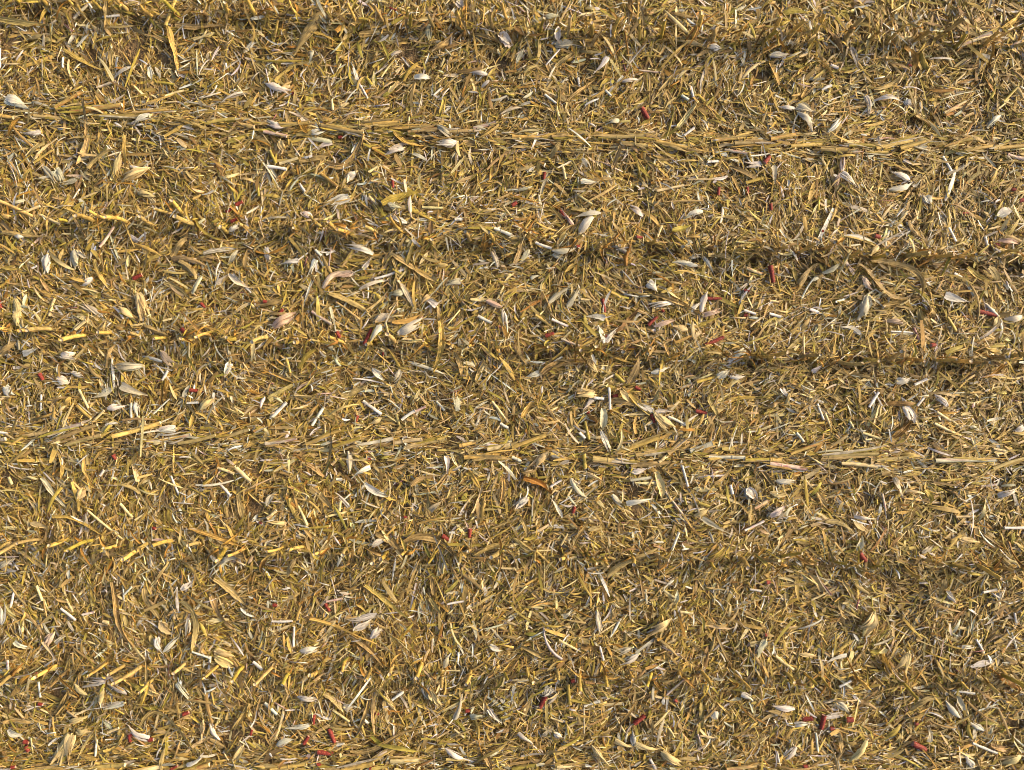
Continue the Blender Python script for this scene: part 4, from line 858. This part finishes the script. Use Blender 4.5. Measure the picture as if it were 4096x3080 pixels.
# ------------------------------------------------------------------ husks: one or several papery leaves from one bound end
def bract(L, w, yaw, key, lift, curl, bend):
    """one papery husk leaf, split lengthwise from the tip into ragged strips"""
    K, M = 10, 4
    u = np.linspace(0, 1, K)
    ns = 1 if w < 0.012 else int(rng.choice([1, 2, 3, 4], p=[0.2, 0.35, 0.3, 0.15]))
    shape = rng.random()
    if shape < 0.5:       # lance
        prof = np.array([0.30, 0.58, 0.84, 0.98, 1.0, 0.90, 0.74, 0.54, 0.31, 0.05])
    elif shape < 0.75:    # strap
        prof = np.array([0.50, 0.72, 0.86, 0.94, 1.0, 0.98, 0.90, 0.76, 0.50, 0.12])
    else:                 # broad at the base
        prof = np.array([0.80, 1.0, 0.98, 0.88, 0.76, 0.64, 0.53, 0.40, 0.26, 0.05])
    edges = np.sort(np.concatenate([[-1, 1], rng.uniform(-0.8, 0.8, ns - 1)]))
    dome = -abs(rng.normal(0.30, 0.12)) * w * (1 if rng.random() < 0.7 else -0.7)
    t = tint1(key, 0.08)
    out = []
    for k in range(ns):
        c, hwid = (edges[k] + edges[k + 1]) / 2, max((edges[k + 1] - edges[k]) / 2, 0.12)
        Ls = L * (1.0 if ns == 1 else rng.uniform(0.68, 1.08))
        open_ = rng.normal(0, 0.10) + 0.16 * c * (ns > 1)
        th = yaw + bend * (u - 0.3) + open_ * np.clip(u - 0.35, 0, 1) * 2.0
        ds = Ls / (K - 1)
        P = np.zeros((1, K, 3))
        P[0, 1:, 0] = np.cumsum(np.cos(th[:-1]) * ds); P[0, 1:, 1] = np.cumsum(np.sin(th[:-1]) * ds)
        off = 0.5 * w * prof * c
        P[0, :, 0] += -np.sin(th) * off; P[0, :, 1] += np.cos(th) * off
        P[0, :, 2] = lift + curl * L * np.sin(np.clip(u * 1.15, 0, 1) * math.pi) + dome * c * c * np.sin(u * math.pi) * 1.2 + rng.normal(0, 0.045) * L * np.clip(u - 0.3, 0, 1) ** 1.5
        pf = prof * (1 + rng.normal(0, 0.07, K))
        pf[-2] *= rng.uniform(0.5, 1.1); pf[-1] = 0.05 if rng.random() < 0.7 else rng.uniform(0.15, 0.4)
        hw = (0.5 * w * pf * hwid)[None]
        cup = np.full((1, K), (dome if ns == 1 else dome * 0.5 + rng.normal(0, 0.10) * w) * (1.0 if ns == 1 else hwid)) * (1 + rng.normal(0, 0.3, (1, K)))
        roll = (rng.normal(0, 0.15) + 0.7 * c * np.sign(dome) * 0.5 + rng.normal(0, 0.75) * np.clip(u - 0.3, 0, 1))[None]
        V, Q, C, G = ribbons(P, hw, cup, roll, t * rng.lognormal(0, 0.07), M)
        V = V + rng.normal(0, 0.0009, V.shape)
        C = C * np.tile(rng.lognormal(0, 0.10, M), K)[:, None]
        ends = np.repeat(u, M)[:, None]
        C = C * (1 - 0.14 * ends * np.array([[0.3, 0.7, 1.5]]))       # tips weather to a warmer straw
        out.append((V, Q, C, G))
    V, Q, C, G = join(out)
    return V, Q, C, G

COUNT = {1: "single", 2: "two-leaf", 3: "three-leaf", 4: "four-leaf", 5: "five-leaf", 6: "large fanned"}
def make_husk(it):
    a = np.array([wx(it['p0'][0]), wy(it['p0'][1])]); b = np.array([wx(it['p1'][0]), wy(it['p1'][1])])
    L = float(np.linalg.norm(b - a)); yaw = math.atan2((b - a)[1], (b - a)[0])
    n = it['n']; w = it['w']
    loc = (a[0], a[1], float(terrain((a + b)[0] / 2, (a + b)[1] / 2)) + TOP + 0.001)
    label = "%s %s husk, %s husk from left %s" % (TONE[it['key']], COUNT[n], it['ord'], STRIPS[it['strip']])
    if n == 1:
        V, Q, C, G = bract(L * 1.06, min(w, 0.40 * L), yaw, it['key'], 0.004, abs(rng.normal(0.07, 0.05)), rng.normal(0, 0.45))
        root = obj("maize_husk", build_mesh("maize_husk", V, Q, C, G, M_husk), None, loc)
    else:
        root = bpy.data.objects.new("maize_husk", None); COL.objects.link(root); root.empty_display_size = 0.02
        root.location = loc
        wl = w / (0.62 + 0.30 * n)
        wl = max(wl, 0.012)
        fan = math.atan2(max(w - wl, 0.0) * 0.5, L * 0.62)
        for k in range(n):
            off = (2.0 * k / (n - 1) - 1.0) * fan
            V, Q, C, G = bract(L * rng.uniform(0.72, 1.04), wl * rng.uniform(0.85, 1.25), yaw + off + rng.normal(0, 0.05), it['key'], 0.003 + 0.004 * (k % 3),
                               abs(rng.normal(0.06, 0.05)), rng.normal(0, 0.28) + off * 0.5)
            obj("husk_leaf", build_mesh("husk_leaf", V, Q, C, G, M_husk), root)
        # the stub of the shank that binds them
        Ps = np.zeros((1, 3, 3)); s3 = np.array([-0.012, 0.0, 0.014])
        Ps[0, :, 0] = np.cos(yaw) * s3; Ps[0, :, 1] = np.sin(yaw) * s3; Ps[0, :, 2] = 0.004
        V, Q, C, G = tubes(Ps, np.array([[0.0045, 0.006, 0.005]]), tint1('c', 0.1), 7)
        obj("shank", build_mesh("shank", V, Q, C, G, M_stem), root)
    tag(root, label, "husk", "pale husks scattered on the straw")

items = []
for ox, oy, s, f in read(HUSKS):
    v = [float(q) for q in f[:6]]
    p0, p1 = (ox + v[0] * s, oy + v[1] * s), (ox + v[2] * s, oy + v[3] * s)
    items.append(dict(p0=p0, p1=p1, w=v[4] * s * MPP, n=int(v[5]), key={'v': 'w' if rng.random() < 0.35 else 'v'}.get(f[6].strip(), f[6].strip()), px=(p0[0] + p1[0]) / 2, py=(p0[1] + p1[1]) / 2))
items.sort(key=lambda q: -q['w'] * math.hypot(q['p1'][0] - q['p0'][0], q['p1'][1] - q['p0'][1]))
for it in number(items[:300]):
    make_husk(it)

# ------------------------------------------------------------------ long dry leaves
def make_leaf(it):
    pts = np.array([(wx(x), wy(y)) for x, y in it['pts']])
    d = np.concatenate([[0], np.cumsum(np.linalg.norm(np.diff(pts, axis=0), axis=1))])
    K, M = 13, 5
    u = np.linspace(0, 1, K)
    # smooth path through the points
    deg = min(3, len(pts) - 1)
    cx, cy = np.polyfit(d / d[-1], pts[:, 0], deg), np.polyfit(d / d[-1], pts[:, 1], deg)
    X, Y = np.polyval(cx, u), np.polyval(cy, u)
    c = np.array([X.mean(), Y.mean()])
    zb = float(terrain(c[0], c[1]))
    P = np.zeros((1, K, 3)); P[0, :, 0] = X - c[0]; P[0, :, 1] = Y - c[1]
    wav = rng.uniform(0, 6)
    P[0, :, 2] = np.maximum(TOP + 0.008 + 0.006 * np.sin(u * rng.uniform(4, 9) + wav) + rng.normal(0, 0.01) * (u - 0.5), terrain(X, Y) - zb + TOP + 0.002)
    w = it['w']
    prof = np.clip(np.array([0.72, 0.86, 0.95, 1, 1, 1, 0.97, 0.93, 0.86, 0.75, 0.6, 0.4, 0.1]) * (1 + rng.normal(0, 0.07, K)), 0.05, 1.1)
    hw = (0.5 * w * prof)[None]
    cup = np.full((1, K), rng.normal(0.10, 0.25) * w)
    roll = (rng.normal(0, 0.25) + 0.5 * np.sin(u * rng.uniform(2, 6) + wav))[None]
    t = tint1(it['key'], 0.10)
    V, Q, C, G = ribbons(P, hw, cup, roll, t, M)
    rag = rng.normal(0, 0.0016, V.shape); V = V + rag
    o = obj("dry_leaf", build_mesh("dry_leaf", V, Q, C, G, M_leaf), None, (c[0], c[1], zb))
    if w > 0.026:
        Pm = P.copy(); Pm[0, :, 2] += 0.0016 + np.abs(cup[0]) * 0.42
        Vm, Qm, Cm, Gm = ribbons(Pm[:, :-1], (0.0020 * np.linspace(1.2, 0.5, K - 1))[None], np.full((1, K - 1), -0.001), roll[:, :-1], np.clip(t * 1.4, 0, 0.7), 3)
        obj("midrib", build_mesh("midrib", Vm, Qm, Cm, Gm, M_leaf), o)
    look = "long" if d[-1] > 0.28 else ("broad" if w > 0.045 else "narrow" if w < 0.03 else "short")
    tag(o, "%s %s dry leaf, %s leaf from left %s" % (look, TONE[it['key']], it['ord'], STRIPS[it['strip']]), "leaf", "long dry leaves on the straw")

items = []
for ox, oy, s, f in read(LEAVES):
    key = f[-1].strip(); w = float(f[-2]); q = [float(z) for z in f[:-2]]
    pts = [(ox + q[i] * s, oy + q[i + 1] * s) for i in range(0, len(q), 2)]
    items.append(dict(pts=pts, w=w * s * MPP * 0.95, key=key, px=sum(p[0] for p in pts) / len(pts), py=sum(p[1] for p in pts) / len(pts)))
for it in number(items):
    make_leaf(it)
print("things", len([o for o in scene.objects if o.parent is None]), "objects", len(scene.objects),
      "tris", sum(sum(len(p.vertices) - 2 for p in o.data.polygons) for o in scene.objects if o.type == 'MESH' and len(o.data.polygons) < 50000))
